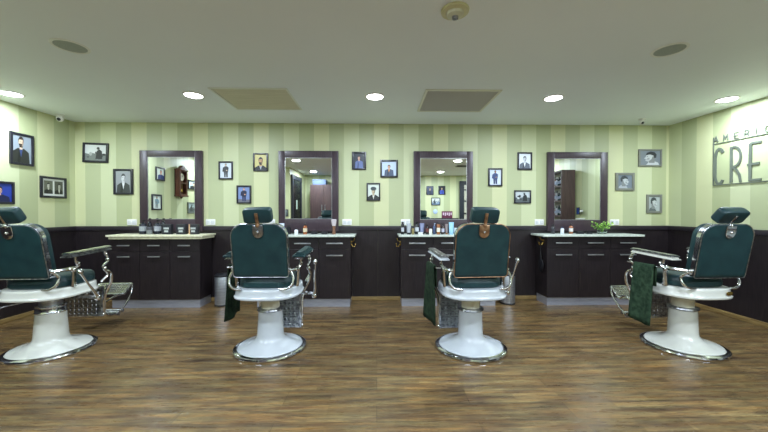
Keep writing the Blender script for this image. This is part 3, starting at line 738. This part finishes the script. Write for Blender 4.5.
# ------------------------------------------------------------------ barber chairs
def chair(cx, cy, rot, label, recline=10, arms='white', head=(0, 12, 0), legz=(.16, .50), collar='thin', green_arm=False, rod=False, badge=False, esc='bronze', plate=None, flare=1., bk=-.20, rarm=-.2, lev=((.415, .13, .47), (.455, .01, .79)), bar=True, ay=(-.2, .27), az=-.022, en='enamel'):
    t = thing('barber_chair', label, 'barber chair', (cx, cy, 0), math.radians(rot), 'vintage barber chairs')
    # base
    obj('base', nlathe([(.286, .030), (.280, .040), (.262, .046), (.225, .054), (.185, .066), (.155, .079), (.134, .094), (.108+.012*flare, .116), (.106+.010*flare, .145), (.104+.008*flare, .22), (.104+.004*flare, .30), (.104, .36), (.0, .362)], 56, cap=False), M[en], t)
    obj('base_rim', nlathe([(.300, 0.0), (.320, .003), (.324, .012), (.320, .024), (.306, .032), (.288, .034), (.280, .028)], 56, cap=False), M['chrome'], t)
    if collar == 'thin': obj('collar', nlathe([(.1, .352), (.115, .356), (.119, .364), (.115, .376), (.1, .38), (.0, .381)], 40, cap=False), M['chrome_dark'], t)
    else: obj('collar', nlathe([(.1, .345), (.108, .347), (.111, .354), (.107, .36), (.107, .402), (.112, .408), (.111, .416), (.1, .418), (0, .419)], 40, cap=False), M['chrome'], t)
    obj('piston', nlathe([(.082, .37), (.082, .50), (.095, .515), (.14, .53)], 36), M['cream'] if collar == 'thin' else M['steel'], t)
    # enamel seat frame
    rings = []
    for z, s in ((.520, .90), (.524, .985), (.530, 1.012), (.543, 1.018), (.552, .995), (.560, .978), (.600, .970), (.614, .962), (.622, .94), (.624, .86)):
        rings.append([(x*s, y*s, .502+(z-.52)*.90) for x, y in superell(.565, .60, 56, 2.9, 0, .01)])
    obj('seat_frame', loft(bmesh.new(), rings), M[en], t)
    if badge: 
        o = obj('badge', xform(nlathe([(.020, 0), (.022, .002), (.016, .005)], 24, ax='Y', sx=1.5, sy=.8), Matrix.Translation((.0, -.2885, .559))@Matrix.Rotation(PI, 4, 'Z')), M['brass'], t)
        o.location.x = .13; o.location.y = .006
    # seat cushion
    rings = []
    for z, s in ((.622, .95), (.632, 1.0), (.655, 1.01), (.668, 1.0), (.672, 1.012), (.678, 1.0), (.70, .985), (.716, .93), (.725, .78), (.728, .4)):
        rings.append([(x*s, y*s, z-.026) for x, y in superell(.485, .50, 48, 3.4, 0, .035)])
    obj('seat', loft(bmesh.new(), rings), M['leather'], t)
    # backrest, leaning back about its foot
    R = Matrix.Translation((0, bk, .710)) @ Matrix.Rotation(math.radians(recline), 4, 'X')
    w, h, r = .229, .455, .110
    def outl(g):
        W, Hh, rr = w-g, h-g, r-g*.6
        return [(-W+.02, g), (W-.02, g)]+[(W-.006, g+.006), (W, g+.02)]+[(W, Hh-rr)]+arc(W-rr, Hh-rr, rr, 0, 90, 10)+arc(-W+rr, Hh-rr, rr, 90, 180, 10)+[(-W, g+.02), (-W+.006, g+.006)]
    def ring(g, y): return [(x, y, z) for x, z in outl(g)]
    obj('backrest', xform(loft(bmesh.new(), [ring(.03, -.052), ring(.006, -.051), ring(.0, -.045), ring(0, -.02), ring(-.002, 0), ring(0, .02), ring(.008, .045), ring(.03, .058), ring(.08, .068)]), R), M['leather'], t)
    pts = [(x, -.046, z) for x, z in outl(-.003)]
    obj('backrest_piping', xform(ntube(pts, .0038, 6, 1, closed=True), R), M['chrome_dark'] if esc != 'bronze' else M['bronze'], t)
    bm = bmesh.new()                                                    # chrome strap round the edge
    oo = outl(-.004); oi = outl(.0)
    sel = range(3, len(oo)-2)
    sel = list(range(3, len(oo)-1))
    for a, b in zip(sel, sel[1:]):
        q = [(oo[a], -.036), (oo[b], -.036), (oo[b], -.004), (oo[a], -.004)]
        o_ = [bm.verts.new((p[0], y, p[1])) for p, y in q]; i_ = [bm.verts.new((oi[k][0], y, oi[k][1])) for k, y in ((a, -.036), (b, -.036), (b, -.004), (a, -.004))]
        bm.faces.new(o_)
        bm.faces.new((o_[0], o_[1], i_[1], i_[0])); bm.faces.new((o_[3], o_[2], i_[2], i_[3]))
    obj('backrest_strap', xform(bm, R), M['chrome'], t)
    # headrest with its post and the escutcheon on the back
    em = M['bronze'] if esc == 'bronze' else (M['chrome'] if esc == 'chrome' else M['chrome_dark'])
    bx_, tilt, hz = head
    HB = R @ Matrix.Translation((bx_, -.03, h+.075)) @ Matrix.Rotation(math.radians(tilt), 4, 'X') @ Matrix.Rotation(math.radians(hz), 4, 'Y')
    rings = []
    for y, s in ((-.038, .90), (-.036, .95), (-.030, .985), (-.02, 1.0), (.01, 1.01), (.026, .99), (.036, .94), (.042, .84), (.045, .5)):
        rings.append([(x*s, y, z*(1-(1-s)*1.3)) for x, z in superell(.232, .126, 48, 6.5)])
    hd = obj('headrest', xform(loft(bmesh.new(), rings), HB), M['leather'], t)
    hb_ = bmesh.new(); box(hb_, -.013, .013, -.048, -.036, -.062, .03, bev=.003)
    xform(hb_, HB); p0 = HB @ Vector((0, -.043, -.055)); p1 = R @ Vector((0, -.056, h-.02))
    tube(hb_, [tuple(p0), tuple((p0+p1)/2+Vector((0, -.004, 0))), tuple(p1)], .012, 8, 4)
    ball(hb_, tuple((p0+p1)/2), .018, 12)
    obj('headrest_post', hb_, em if esc != 'dark' else M['bronze'], t)
    pl = [(-.043, h-.006), (-.043, h-.065)]+arc(0, h-.07, .043, 180, 360, 10)[1:]+[(.043, h-.006)]
    eb = prism(bmesh.new(), pl, -.064, -.050, .004); e = obj('escutcheon', xform(eb, R), em, t)
    bb_ = bmesh.new(); ball(bb_, (0, -.066, h-.062), .011, 12); obj('bolt', xform(bb_, R), M['chrome'], e)
    # hinges: curved chrome arms from the frame corners up to the back
    for s in (-1, 1):
        bm = bmesh.new()
        pB = R @ Vector((s*.240, -.02, .05))
        tube(bm, [(s*.16, -.262, .600), (s*.22, -.262, .606), (s*.262, -.250, .64), (s*.268, -.235, .70), tuple(pB)], [.009, .011, .012, .011, .012], 10, 6)
        ball(bm, (s*.272, -.10, .745), .026, 14); ball(bm, tuple(pB), .020, 12)
        tube(bm, [tuple(pB), (s*.268, -.17, .755), (s*.272, -.10, .745), (s*.270, -.09, .67), (s*.262, -.085, .594)], [.012, .016, .018, .016, .022], 8, 6)
        obj('hinge_arm', bm, M['chrome'], t)
    # arms
    for s in (-1, 1):
        ax = s*.300; y0a = rarm if s > 0 else ay[0]
        if green_arm:
            a = obj('armrest', arm_block(ax, -.16, .26, .862+az, .884+az, .034, .008), M['chrome'], t)
            obj('arm_pad', arm_block(ax, -.165, .235, .884+az, .922+az, .040, .014), M['leather'], a)
        else:
            a = obj('armrest', arm_block(ax, y0a, ay[1], .862+az, .890+az, .036, .008), M[en] if arms != 'long' else M['chrome_dark'], t)
            obj('arm_cap', arm_block(ax, y0a+.005, ay[1]+.01, .890+az, .902+az, .034, .005), M['chrome_dark'] if arms == 'white' else M['chrome'], a)
        # scroll supports
        bm = ntube([(s*.285, .20, .575), (s*.310, .25, .64), (s*.300, .205, .72), (s*.315, .25, .775), (s*.300, .225, .872+az)], [.013, .012, .011, .012, .014], 8, 6)
        ball(bm, (s*.303, .22, .70), .022, 12); ball(bm, (s*.312, .245, .785), .018, 12); ball(bm, (s*.303, .235, .84+az), .017, 10)
        obj('arm_support', bm, M['chrome'], t)
        bm = ntube([(s*.272, -.10, .745), (s*.292, -.06, .78), (s*.300, -.10, .80), (s*.300, -.11, .868+az)], [.013, .012, .010, .013], 8, 6)
        ball(bm, (s*.297, -.075, .795), .016, 10)
        obj('arm_support', bm, M['chrome'], t)
    if bar:
        bm = ntube([(-.30, -.09, .76), (-.345, -.10, .76), (-.347, .24, .76), (-.31, .24, .76)], .007, 8, 1)
        obj('towel_bar', bm, M['chrome'], t)
    # leg rest: ornate openwork panel hanging from the seat front
    z0, z1 = legz; y = .335
    pm = M['chrome_dark']
    bm = bmesh.new(); W = .195
    for s in (-1, 1): box(bm, s*W-.011, s*W+.011, y-.012, y+.012, z0, z1, bev=.004)
    box(bm, -W, W, y-.009, y+.009, z0, z0+.022, bev=.003); box(bm, -W, W, y-.009, y+.009, z1-.022, z1, bev=.003)
    n = 7
    for i in range(1, n):
        zz = z0+(z1-z0)*i/n; box(bm, -W+.01, W-.01, y-.005, y+.005, zz-.005, zz+.005)
    for i in range(9):
        xx = -W+.03+i*(2*W-.06)/8
        for j in range(n):
            zz = z0+(z1-z0)*(j+.5)/n
            lathe(bm, [(.013, y-.004), (.017, y), (.013, y+.004)], 10, cx=xx, cy=zz, ax='Y')
    obj('leg_rest_grate', bm, pm, t)
    obj('leg_rest_pan', nbox(-W+.012, W-.012, y+.010, y+.016, z0+.02, z1-.02), M[en] if esc in ('bronze', 'dark') else M['steel'], t, smooth=False)
    for s in (-1, 1):
        bm = ntube([(s*.30, .24, .68), (s*.306, .30, .64), (s*.285, .33, .55), (s*.24, .335, .46), (s*.215, .335, .36), (s*.208, .34, z0)], [.010, .012, .013, .013, .014, .012], 8, 6)
        ball(bm, (s*.208, .34, z0+.02), .020, 12)
        obj('leg_rest_bracket', bm, M['chrome'], t)
    # footrest platform: open lattice tread on two rails
    P1, P2 = (Vector((0, plate[0], plate[1])), Vector((0, plate[2], plate[3]))) if plate else (None, None)
    if plate:
        bm = bmesh.new(); dv = (P2-P1); Wf = .18
        for s in (-1, 1): tube(bm, [(s*Wf, P1.y, P1.z), (s*Wf, P2.y, P2.z)], .010, 8, 1)
        for f in (0, 1): tube(bm, [(-Wf, (P1+dv*f).y, (P1+dv*f).z), (Wf, (P1+dv*f).y, (P1+dv*f).z)], .010, 8, 1)
        for i in range(1, 14): tube(bm, [(-Wf+i*2*Wf/14, P1.y, P1.z), (-Wf+i*2*Wf/14, P2.y, P2.z)], .0065, 5, 1)
        for i in range(1, 6): q = P1+dv*i/6; tube(bm, [(-Wf, q.y, q.z), (Wf, q.y, q.z)], .0065, 5, 1)
        ft = obj('footrest', bm, M['chrome'], t)
        for s in (-1, 1):
            bm = bmesh.new()
            tube(bm, [(s*.185, P2.y, P2.z), (s*.19, P2.y-.03, .33), (s*.2, P2.y-.15, .22), (s*.19, P2.y-.24, .165)], .010, 8, 5)
            tube(bm, [(s*.208, .34, .22), (s*.2, .42, .175), (s*.19, P2.y-.22, .165)], .010, 8, 4)
            tube(bm, [(s*.185, P1.y, P1.z), (s*.205, P1.y*.5+.17, .36), (s*.208, .345, .33)], .009, 8, 4)
            obj('footrest_rail', bm, M['chrome'], ft)
        yf = P2.y-.25; bm = ntube([(-.21, yf, .165), (0, yf, .162), (.21, yf, .165)], .022, 10, 6)
        tube(bm, [(-.21, yf+.06, .175), (0, yf+.06, .172), (.21, yf+.06, .175)], .016, 10, 6)
        obj('foot_bar', bm, M['chrome_dark'], ft)
    # under-seat mechanism
    bm = nbox(-.10, .10, -.12, .16, .478, .503, bev=.005)
    tube(bm, [(-.2, .13, .478), (lev[0][0], lev[0][1], .472)], .012, 8, 1); ball(bm, (.13, .12, .478), .024, 10); ball(bm, (.2, .13, .478), .026, 10); ball(bm, (.3, .13, .474), .020, 10); ball(bm, (-.15, .13, .478), .02, 10)
    obj('mechanism', bm, M['chrome_dark'], t)
    if lev:
        a_, b__ = Vector(lev[0]), Vector(lev[1]); bm = ntube([tuple(a_), tuple(a_.lerp(b__, .2)+Vector((.006, 0, 0))), tuple(a_.lerp(b__, .6)), tuple(b__)], [.018, .013, .009, .010], 8, 6)
        ball(bm, tuple(a_), .028, 12)
        l = obj('lever', bm, M['chrome'], t)
        bm = bmesh.new(); ball(bm, tuple(b__+Vector((0, 0, .01))), .021, 14, 1.2); obj('lever_knob', bm, M['chrome'], l)
    if rod:
        bm = ntube([(-.02, -.12, .49), (-.10, -.22, .475), (-.15, -.28, .465)], .006, 8, 3); ball(bm, (-.155, -.285, .463), .014, 10)
        obj('tilt_rod', bm, M['chrome_dark'], t)
    return t
def arm_block(ax, y0, y1, z0, z1, hw, bev):
    n = 8; bm = bmesh.new()
    pts = [(ax-hw, y0), (ax+hw, y0)]+[(ax+hw*math.cos(PI*i/n), y1-hw*.6+hw*.6*math.sin(PI*i/n)) for i in range(n+1)]
    a = [bm.verts.new((x, y, z0+.02*(y-y0)/(y1-y0))) for x, y in pts]; b = [bm.verts.new((x, y, z1+.02*(y-y0)/(y1-y0))) for x, y in pts]
    m_ = len(pts); fa, fb = bm.faces.new(a), bm.faces.new(b)
    for i in range(m_):
        if (Vector(pts[i])-Vector(pts[(i+1) % m_])).length > 1e-6: bm.faces.new((a[i], a[(i+1) % m_], b[(i+1) % m_], b[i]))
    bmesh.ops.remove_doubles(bm, verts=bm.verts, dist=1e-5)
    es = [e for e in bm.edges if len(e.link_faces) == 2 and e.calc_face_angle(0) > .8]
    bmesh.ops.bevel(bm, geom=es, offset=bev, segments=2, affect='EDGES')
    return bm
def base_at(px, bottom):
    p = on_z(px, bottom, 0); return p
CH = [(-2.99, 3.03), (-1.02, 3.07), (.876, 3.07), (2.86, 3.10)]
CH[0] = tuple(on_z(51.5, 349.6, 0))[:2]; CH[1] = tuple(on_z(270.7, 347.6, 0))[:2]; CH[2] = tuple(on_z(470.3, 347.4, 0))[:2]; CH[3] = tuple(on_z(682.5, 346, 0))[:2]
print('CHAIRS', CH)
chair(*CH[0], 3, 'green leather and white barber chair with chrome arm rails, nearest the double portrait', recline=11, arms='long', head=(-.01, 20, -4), collar='tall', rod=True, esc='chrome', legz=(.2, .5), plate=(.67, .345, .80, .43), bk=-.235, flare=1.3, rarm=-.2, lev=((.40, .0, .47), (.43, -.22, .735)), bar=False, az=0, en='enamel_warm')
chair(*CH[1], 0, 'green leather and white barber chair with green padded arms', recline=9, green_arm=True, head=(0, 10, -2), esc='dark', legz=(.07, .46), flare=1.1, lev=((.375, .13, .45), (.405, .03, .78)))
chair(*CH[2], 4, 'green leather and white barber chair with bronze back plate, before the row of bottles', recline=9, head=(.005, 10, 2), esc='bronze', legz=(.07, .46), flare=.5, rarm=-.07)
chair(*CH[3], 3, 'green leather and white barber chair with a brass badge, nearest the lettered wall', recline=10, ay=(-.22, .22), head=(.0, 30, 0), esc='chrome', badge=True, legz=(.16, .48), plate=(.53, .31, .66, .415), bk=-.265, flare=.6, en='enamel_warm')

# ------------------------------------------------------------------ towels over the arms
def towel(ci, rot, x_in, x_out, ya, yb, zt, zb_in, zb_out, m, label, skew=0., tw=0., flare=.02):
    """cloth folded over the side bar of chair ci; runs along the arm from ya to yb"""
    cx, cy = CH[ci]; nu, rows, nz = 16, [], 12
    prof = [(0, zb_in), (0, (zb_in+zt)/2), (0, zt-.03), (.25, zt), (.75, zt)]+[(1, zt-.02-(zt-.02-zb_out)*k/nz) for k in range(nz+1)]
    bm = bmesh.new()
    for f, z in prof:
        row = []
        for i in range(nu+1):
            u = i/nu; dz = max(0, (zt-z)/(zt-zb_out)); sg = -1 if f > .5 else .5
            yy = ya+(yb-ya)*u+skew*dz+(u-.5)*(.03*dz)
            xx = x_in+(x_out-x_in)*f+(sg*.011*math.sin(u*8+dz*1.2)*dz+(tw*(1-u)-flare)*dz if f > .5 else 0)
            row.append(bm.verts.new((xx, yy, z-.01*math.sin(u*5)*dz)))
        rows.append(row)
    for a, b in zip(rows, rows[1:]):
        for i in range(nu): bm.faces.new((a[i], a[i+1], b[i+1], b[i]))
    o = obj('towel', bm, m)
    s = o.modifiers.new('thick', 'SOLIDIFY'); s.thickness = .006; s.offset = 0
    o.location = (cx, cy, 0); o.rotation_euler = (0, 0, math.radians(rot))
    return tag(o, label, 'towel', 'green towels on the chair arms')
towel(1, 0, -.334, -.360, -.06, .23, .772, .58, .265, M['towel_dark'], 'dark green towel hanging low from the green-armed barber chair')
towel(2, 4, -.334, -.360, -.05, .22, .772, .58, .232, M['towel_dark'], 'green towel over the arm of the chair before the bottles', 0, .055, .03)
towel(3, 3, -.334, -.360, -.07, .15, .772, .58, .222, M['towel'], 'mid green towel over the arm of the chair nearest the lettered wall', .02)

# ------------------------------------------------------------------ bins
for px, lab in ((222.7, 'steel pedal bin between the cream-topped cabinet and the green-armed chair'), (507.5, 'steel pedal bin partly behind the chair with the bronze back plate')):
    p = on_y(px, 303.5, 4.50)
    t = thing('pedal_bin', lab, 'bin', (p.x, 4.50, 0), 0, 'steel pedal bins')
    r = .097
    obj('foot_ring', nlathe([(r+.004, 0), (r+.006, .012), (r, .022)], 32), M['black'], t)
    obj('drum', nlathe([(r, .022), (r, .385), (r-.002, .39)], 36), M['steel'], t)
    l = obj('lid', nlathe([(r+.002, .39), (r+.004, .40), (r, .412), (r*.8, .424), (r*.4, .431), (0.001, .433)], 36), M['black'], t)
    obj('pedal', nbox(-.02, .02, -r-.03, -r+.005, .01, .018, bev=.003), M['black'], t)

# ------------------------------------------------------------------ hooks and hanging mirror
def hook(x, y, z, s, label, m):
    t = thing('towel_hook', label, 'hook', (x, y, z), 0, 'hooks on the cabinet sides')
    obj('plate', nbox(min(0, s*.008), max(0, s*.008), -.016, .016, -.03, .03, bev=.002), m, t)
    bm = ntube([(s*.008, 0, .016), (s*.035, 0, .03), (s*.045, -.0, .055)], [.006, .005, .007], 8, 5)
    tube(bm, [(s*.008, 0, -.01), (s*.03, 0, -.045), (s*.055, 0, -.04), (s*.06, 0, -.012)], [.006, .005, .005, .007], 8, 5); ball(bm, (s*.06, 0, -.01), .009, 10); ball(bm, (s*.046, 0, .058), .009, 10)
    obj('prong', bm, m, t)
hook(fx(350.6), YF+.05, .84, 1, 'double hook on the side of the wardrobe-mirror cabinet', M['brass'])
hook(fx(401), YF+.05, .84, -1, 'double hook on the side of the cabinet below the bottles', M['brass'])
hook(fx(547), YF+.10, .85, -1, 'brass hook carrying the black hand mirror', M['brass'])
hx, hy = fx(547)-.036, YF+.10
t = thing('hand_mirror', 'black long handled hand mirror hung on the cabinet side', 'hand mirror', (hx, hy, .50))
bm = nlathe([(.066, -.008), (.074, -.004), (.074, .004), (.066, .008)], 32, cx=0, cy=.03, ax='X', sx=.9, sy=1.25); obj('head', bm, M['black'], t)
bm = ntube([(0, 0, .115), (0, 0, .2), (0, 0, .285)], [.012, .009, .008], 8, 4); tube(bm, [(0, 0, .28), (0, .013, .295), (0, .013, .315), (0, 0, .325), (0, -.013, .315), (0, -.013, .295)], .004, 6, 3, closed=False); obj('grip', bm, M['black'], t)

# ------------------------------------------------------------------ grooming products
def spot(px, y, z=.954): 
    r = ray(px, 230); return (r.x*y/r.y, y, z)
def bottle(px, y, w, h, kind, body, cap, label, lab=None, z=.954, loc=None, group='grooming bottles on the worktops'):
    loc = loc or spot(px, y, z); t = thing('grooming_bottle' if kind != 'tube' else 'cosmetic_tube', label, 'bottle' if kind != 'tube' else 'tube', loc, 0, group)
    r = w/2; bmat = flat(body, .25, .3); cm = flat(cap, .35)
    if kind == 'bottle':
        obj('bottle_body', nlathe([(r*.9, 0), (r, .004), (r, h*.66), (r*.8, h*.74), (r*.42, h*.79), (r*.42, h*.8)], 20), bmat, t)
        obj('cap', nlathe([(r*.5, h*.8), (r*.5, h*.98), (r*.42, h)], 16), cm, t)
    elif kind == 'tall':
        obj('bottle_body', nlathe([(r*.9, 0), (r, .004), (r, h*.8), (r*.85, h*.84)], 20), bmat, t)
        obj('cap', nlathe([(r*.8, h*.84), (r*.8, h*.98), (r*.7, h)], 16), cm, t)
    elif kind == 'pump':
        obj('bottle_body', nlathe([(r*.9, 0), (r, .004), (r, h*.68), (r*.8, h*.74), (r*.4, h*.77)], 20), bmat, t)
        bm = nlathe([(r*.42, h*.77), (r*.42, h*.84), (r*.15, h*.85), (r*.15, h*.94)], 12); box(bm, -r*.3, r*.9, -r*.22, r*.22, h*.93, h, bev=.002); obj('pump_head', bm, cm, t)
    elif kind == 'tube':
        bm = bmesh.new(); rings = []
        for f, a, b in ((.16, .95, .95), (.4, 1., .75), (.7, 1.05, .45), (.93, 1.1, .12), (1., 1.12, .08)):
            rings.append([(r*a*math.cos(2*PI*i/20), r*b*math.sin(2*PI*i/20), h*f) for i in range(20)])
        obj('tube_body', loft(bm, rings), bmat, t)
        obj('cap', nlathe([(r*.85, 0), (r*.85, h*.16)], 16), cm, t)
    elif kind == 'jar':
        obj('jar_body', nlathe([(r*.95, 0), (r, .003), (r, h*.6)], 24), bmat, t)
        obj('lid', nlathe([(r*1.02, h*.6), (r*1.02, h*.96), (r*.95, h)], 24), cm, t)
    if lab and kind in ('bottle', 'tall', 'pump', 'jar'):
        a0 = .22 if kind != 'jar' else .1; a1 = .55
        obj('paper_label', nlathe([(r*1.012, h*a0), (r*1.012, h*a1)], 20, cap=False), flat(lab, .5), t)
    return t
def carton(px, y, w, h, body, lab, label, z=.954, side=None):
    t = thing('product_box', label, 'box', spot(px, y, z), 0, 'product boxes on the worktops')
    obj('carton', nbox(-w/2, w/2, -.03, .03, 0, h, bev=.001), flat(body, .4), t)
    if lab:
        bm = bmesh.new(); box(bm, -w*.3, w*.3, -.0312, -.0302, h*.5, h*.68); box(bm, -w*.22, w*.22, -.0312, -.0302, h*.22, h*.4)
        obj('printed_label', bm, flat(lab, .5), t, smooth=False)
    if side: obj('side_stripe', nbox(-w/2-.001, -w*.36, -.0316, .0306, 0, h), flat(side, .5), t, smooth=False)
    return t
Z1 = .96
bottle(143, 4.5, .085, .19, 'pump', (30, 34, 44), (16, 16, 20), 'squat black pump bottle nearest the corner on the cream worktop', (150, 156, 160), Z1)
bottle(149.5, 4.45, .07, .10, 'jar', (120, 124, 124), (60, 62, 66), 'small grey glass jar on the cream worktop', None, Z1)
bottle(149.6, 4.6, .05, .21, 'pump', (26, 28, 36), (14, 14, 18), 'slim black pump bottle behind the glass jar on the cream worktop', None, Z1)
bottle(157.5, 4.5, .085, .19, 'pump', (30, 34, 44), (16, 16, 20), 'squat black pump bottle in the middle of the cream worktop', (160, 164, 170), Z1)
bottle(163.3, 4.6, .05, .21, 'pump', (26, 28, 36), (14, 14, 18), 'slim black pump bottle behind the first black box', None, Z1)
carton(167.6, 4.45, .12, .135, (34, 36, 42), (170, 176, 174), 'black product box with pale label, first of three on the cream worktop', Z1)
carton(182, 4.45, .12, .135, (34, 36, 42), (170, 176, 174), 'black product box with pale label, middle of three on the cream worktop', Z1)
carton(194.3, 4.45, .11, .135, (34, 36, 42), (170, 176, 174), 'black product box with a tan edge on the cream worktop', Z1, (196, 160, 120))
bottle(281.5, 4.5, .07, .15, 'tube', (196, 206, 222), (200, 204, 212), 'pale blue tube close to the green-armed chair')
bottle(288.5, 4.5, .07, .13, 'pump', (30, 30, 38), (16, 16, 20), 'dark pump bottle on the worktop beside the green-armed chair')
bottle(296.2, 4.45, .05, .085, 'bottle', (226, 228, 230), (20, 20, 24), 'small white bottle with black cap beside the dark pump bottle')
bottle(305.2, 4.5, .055, .15, 'bottle', (150, 84, 40), (20, 18, 20), 'amber bottle with pale label on the wardrobe-mirror worktop', (206, 190, 160))
carton(314.3, 4.5, .075, .035, (26, 26, 32), None, 'low black box nearer the amber bottle')
carton(324.5, 4.5, .075, .035, (26, 26, 32), None, 'low black box nearer the upright brush')
t = thing('neck_brush', 'upright tan handled brush with pale bristles', 'brush', spot(333.9, 4.48))
obj('grip', nlathe([(.024, 0), (.026, .01), (.018, .05), (.02, .09), (.024, .115)], 18), flat((120, 84, 62), .4), t)
obj('bristles', nlathe([(.024, .115), (.03, .15), (.036, .195), (.03, .205)], 18), flat((196, 186, 190), .9), t)
rows = [
 (402.6, 4.45, .040, .17, 'tall', (20, 20, 24), (16, 16, 18), 'slim black bottle at the hook end of the row', (190, 194, 200)),
 (408.9, 4.45, .060, .15, 'tube', (150, 156, 162), (34, 36, 40), 'white tube second in the bottle row'),
 (413.0, 4.42, .036, .11, 'bottle', (130, 118, 70), (16, 16, 18), 'small yellow bottle with a black cap', None),
 (416.9, 4.5, .055, .17, 'tall', (26, 28, 32), (18, 18, 20), 'dark bottle with white label beside the small yellow one', (200, 206, 210)),
 (422.0, 4.5, .058, .15, 'tube', (118, 126, 158), (40, 44, 56), 'lavender tube behind the low white jar'),
 (427.3, 4.45, .040, .145, 'bottle', (30, 24, 27), (14, 14, 16), 'dark bottle with red label', (110, 56, 54)),
 (430.6, 4.42, .042, .10, 'bottle', (222, 222, 214), (16, 16, 18), 'small white bottle with a black cap in the bottle row', None),
 (434.4, 4.48, .038, .15, 'pump', (84, 100, 134), (150, 165, 190), 'clear blue pump bottle'),
 (438.4, 4.42, .046, .165, 'tall', (150, 92, 46), (20, 20, 22), 'orange and white bottle with black cap', (226, 220, 206)),
 (442.7, 4.45, .048, .145, 'bottle', (52, 38, 34), (16, 16, 18), 'brown bottle with pale label', (190, 190, 206)),
 (446.7, 4.45, .036, .14, 'tube', (150, 136, 134), (150, 96, 56), 'pale tube with an orange cap'),
 (451.3, 4.42, .062, .165, 'tube', (150, 200, 226), (150, 196, 224), 'light blue tube at the chair end of the row'),
]
for r in rows: bottle(*r)
bottle(420.6, 4.36, .066, .035, 'jar', (226, 228, 226), (226, 228, 226), 'low white jar in front of the lavender tube')
bottle(455.5, 4.42, .04, .09, 'jar', (214, 220, 224), (196, 204, 210), 'small white jar half behind the chair back')
bottle(553, 4.55, .05, .135, 'bottle', (50, 50, 56), (16, 16, 20), 'dark bottle nearest the hand mirror end', None)
bottle(562.2, 4.5, .048, .10, 'bottle', (214, 220, 226), (30, 40, 70), 'small white bottle with a navy cap beside the dark one', None)
bottle(571, 4.55, .052, .14, 'bottle', (150, 92, 60), (30, 26, 28), 'brown bottle with white label on the plant worktop', (216, 214, 210))
carton(580, 4.5, .085, .035, (28, 28, 34), None, 'low black box beside the brown bottle on the plant worktop')
carton(589, 4.5, .06, .03, (28, 28, 34), None, 'low black box beside the glass vase')
rnd = random.Random(4)
pal = [(40, 42, 60), (60, 40, 40), (30, 60, 60), (200, 200, 206), (120, 70, 40)]
for k, (x, y, z) in enumerate(shelf_spots):
    b_ = bottle(0, 0, .06, (.2, .17, .22)[k % 3], 'bottle', pal[k % 5], (16, 16, 18), 'product bottle standing on the open shelf unit', (150, 160, 180), loc=(x, y, z), group='product bottles on the shelf unit')

# plant in a vase
vx = spot(602, 4.47)
t = thing('glass_vase', 'clear glass vase of leafy green sprigs on the grey worktop', 'vase', vx)
obj('vessel', nlathe([(.03, 0), (.05, .006), (.062, .035), (.058, .07), (.045, .088), (.043, .088), (.055, .07), (.058, .035), (.046, .01), (.0, .008)], 28, cap=False), M['glass'], t)
bm = bmesh.new(); ls = bmesh.new()
for k in range(15):
    a = rnd.uniform(0, 2*PI); rr = rnd.uniform(.03, .13); top = Vector((rr*math.cos(a)*1.25-.02, rr*math.sin(a)*.6, rnd.uniform(.10, .17)))
    if k == 0: top = Vector((.15, 0, .125))
    tube(bm, [(0, 0, .02), tuple(top*.45+Vector((0, 0, .035))), tuple(top)], .0018, 5, 4)
    for j in range(6):
        f = .55+.5*j/5; c = top*f+Vector((rnd.uniform(-.02, .02), rnd.uniform(-.02, .02), rnd.uniform(-.006, .014)))
        d = Vector((rnd.uniform(-1, 1), rnd.uniform(-1, 1), rnd.uniform(-.1, .7))).normalized(); s = d.cross(Vector((rnd.uniform(-.4, .4), rnd.uniform(-1, 1), 1))).normalized()
        up = s.cross(d); Ln = rnd.uniform(.024, .036); wd_ = Ln*.42
        q = [c, c+d*Ln*.35+s*wd_, c+d*Ln*.7+s*wd_*.8, c+d*Ln, c+d*Ln*.7-s*wd_*.8, c+d*Ln*.35-s*wd_]
        mid = c+d*Ln*.5+up*.004; vs = [ls.verts.new(v) for v in q]; mv = ls.verts.new(mid)
        for i in range(6): ls.faces.new((vs[i], vs[(i+1) % 6], mv))
obj('stem', bm, flat((110, 150, 60), .6), t)
obj('leaves', ls, M['leaf'], t)

# ------------------------------------------------------------------ camera, world, view
cd = bpy.data.cameras.new('camera'); cd.sensor_width = 36; cd.lens = F/768*36; cd.clip_start = .02
co = bpy.data.objects.new('camera', cd); C.objects.link(co); co.location = (0, 0, EYE); co.rotation_euler = cam_rot.to_euler()
sc = bpy.context.scene; sc.camera = co
w = bpy.data.worlds.new('world'); sc.world = w; w.use_nodes = True
w.node_tree.nodes['Background'].inputs[0].default_value = (.8, .85, .8, 1); w.node_tree.nodes['Background'].inputs[1].default_value = .05
vs_ = sc.view_settings; vs_.view_transform = 'Standard'; vs_.look = 'None'; vs_.gamma = 1; vs_.use_curve_mapping = False; vs_.exposure = 0.67
sc.cycles.max_bounces = 12; sc.cycles.diffuse_bounces = 6; sc.cycles.glossy_bounces = 6
sc.cycles.use_denoising = True
sc.cycles.sample_clamp_indirect = 6
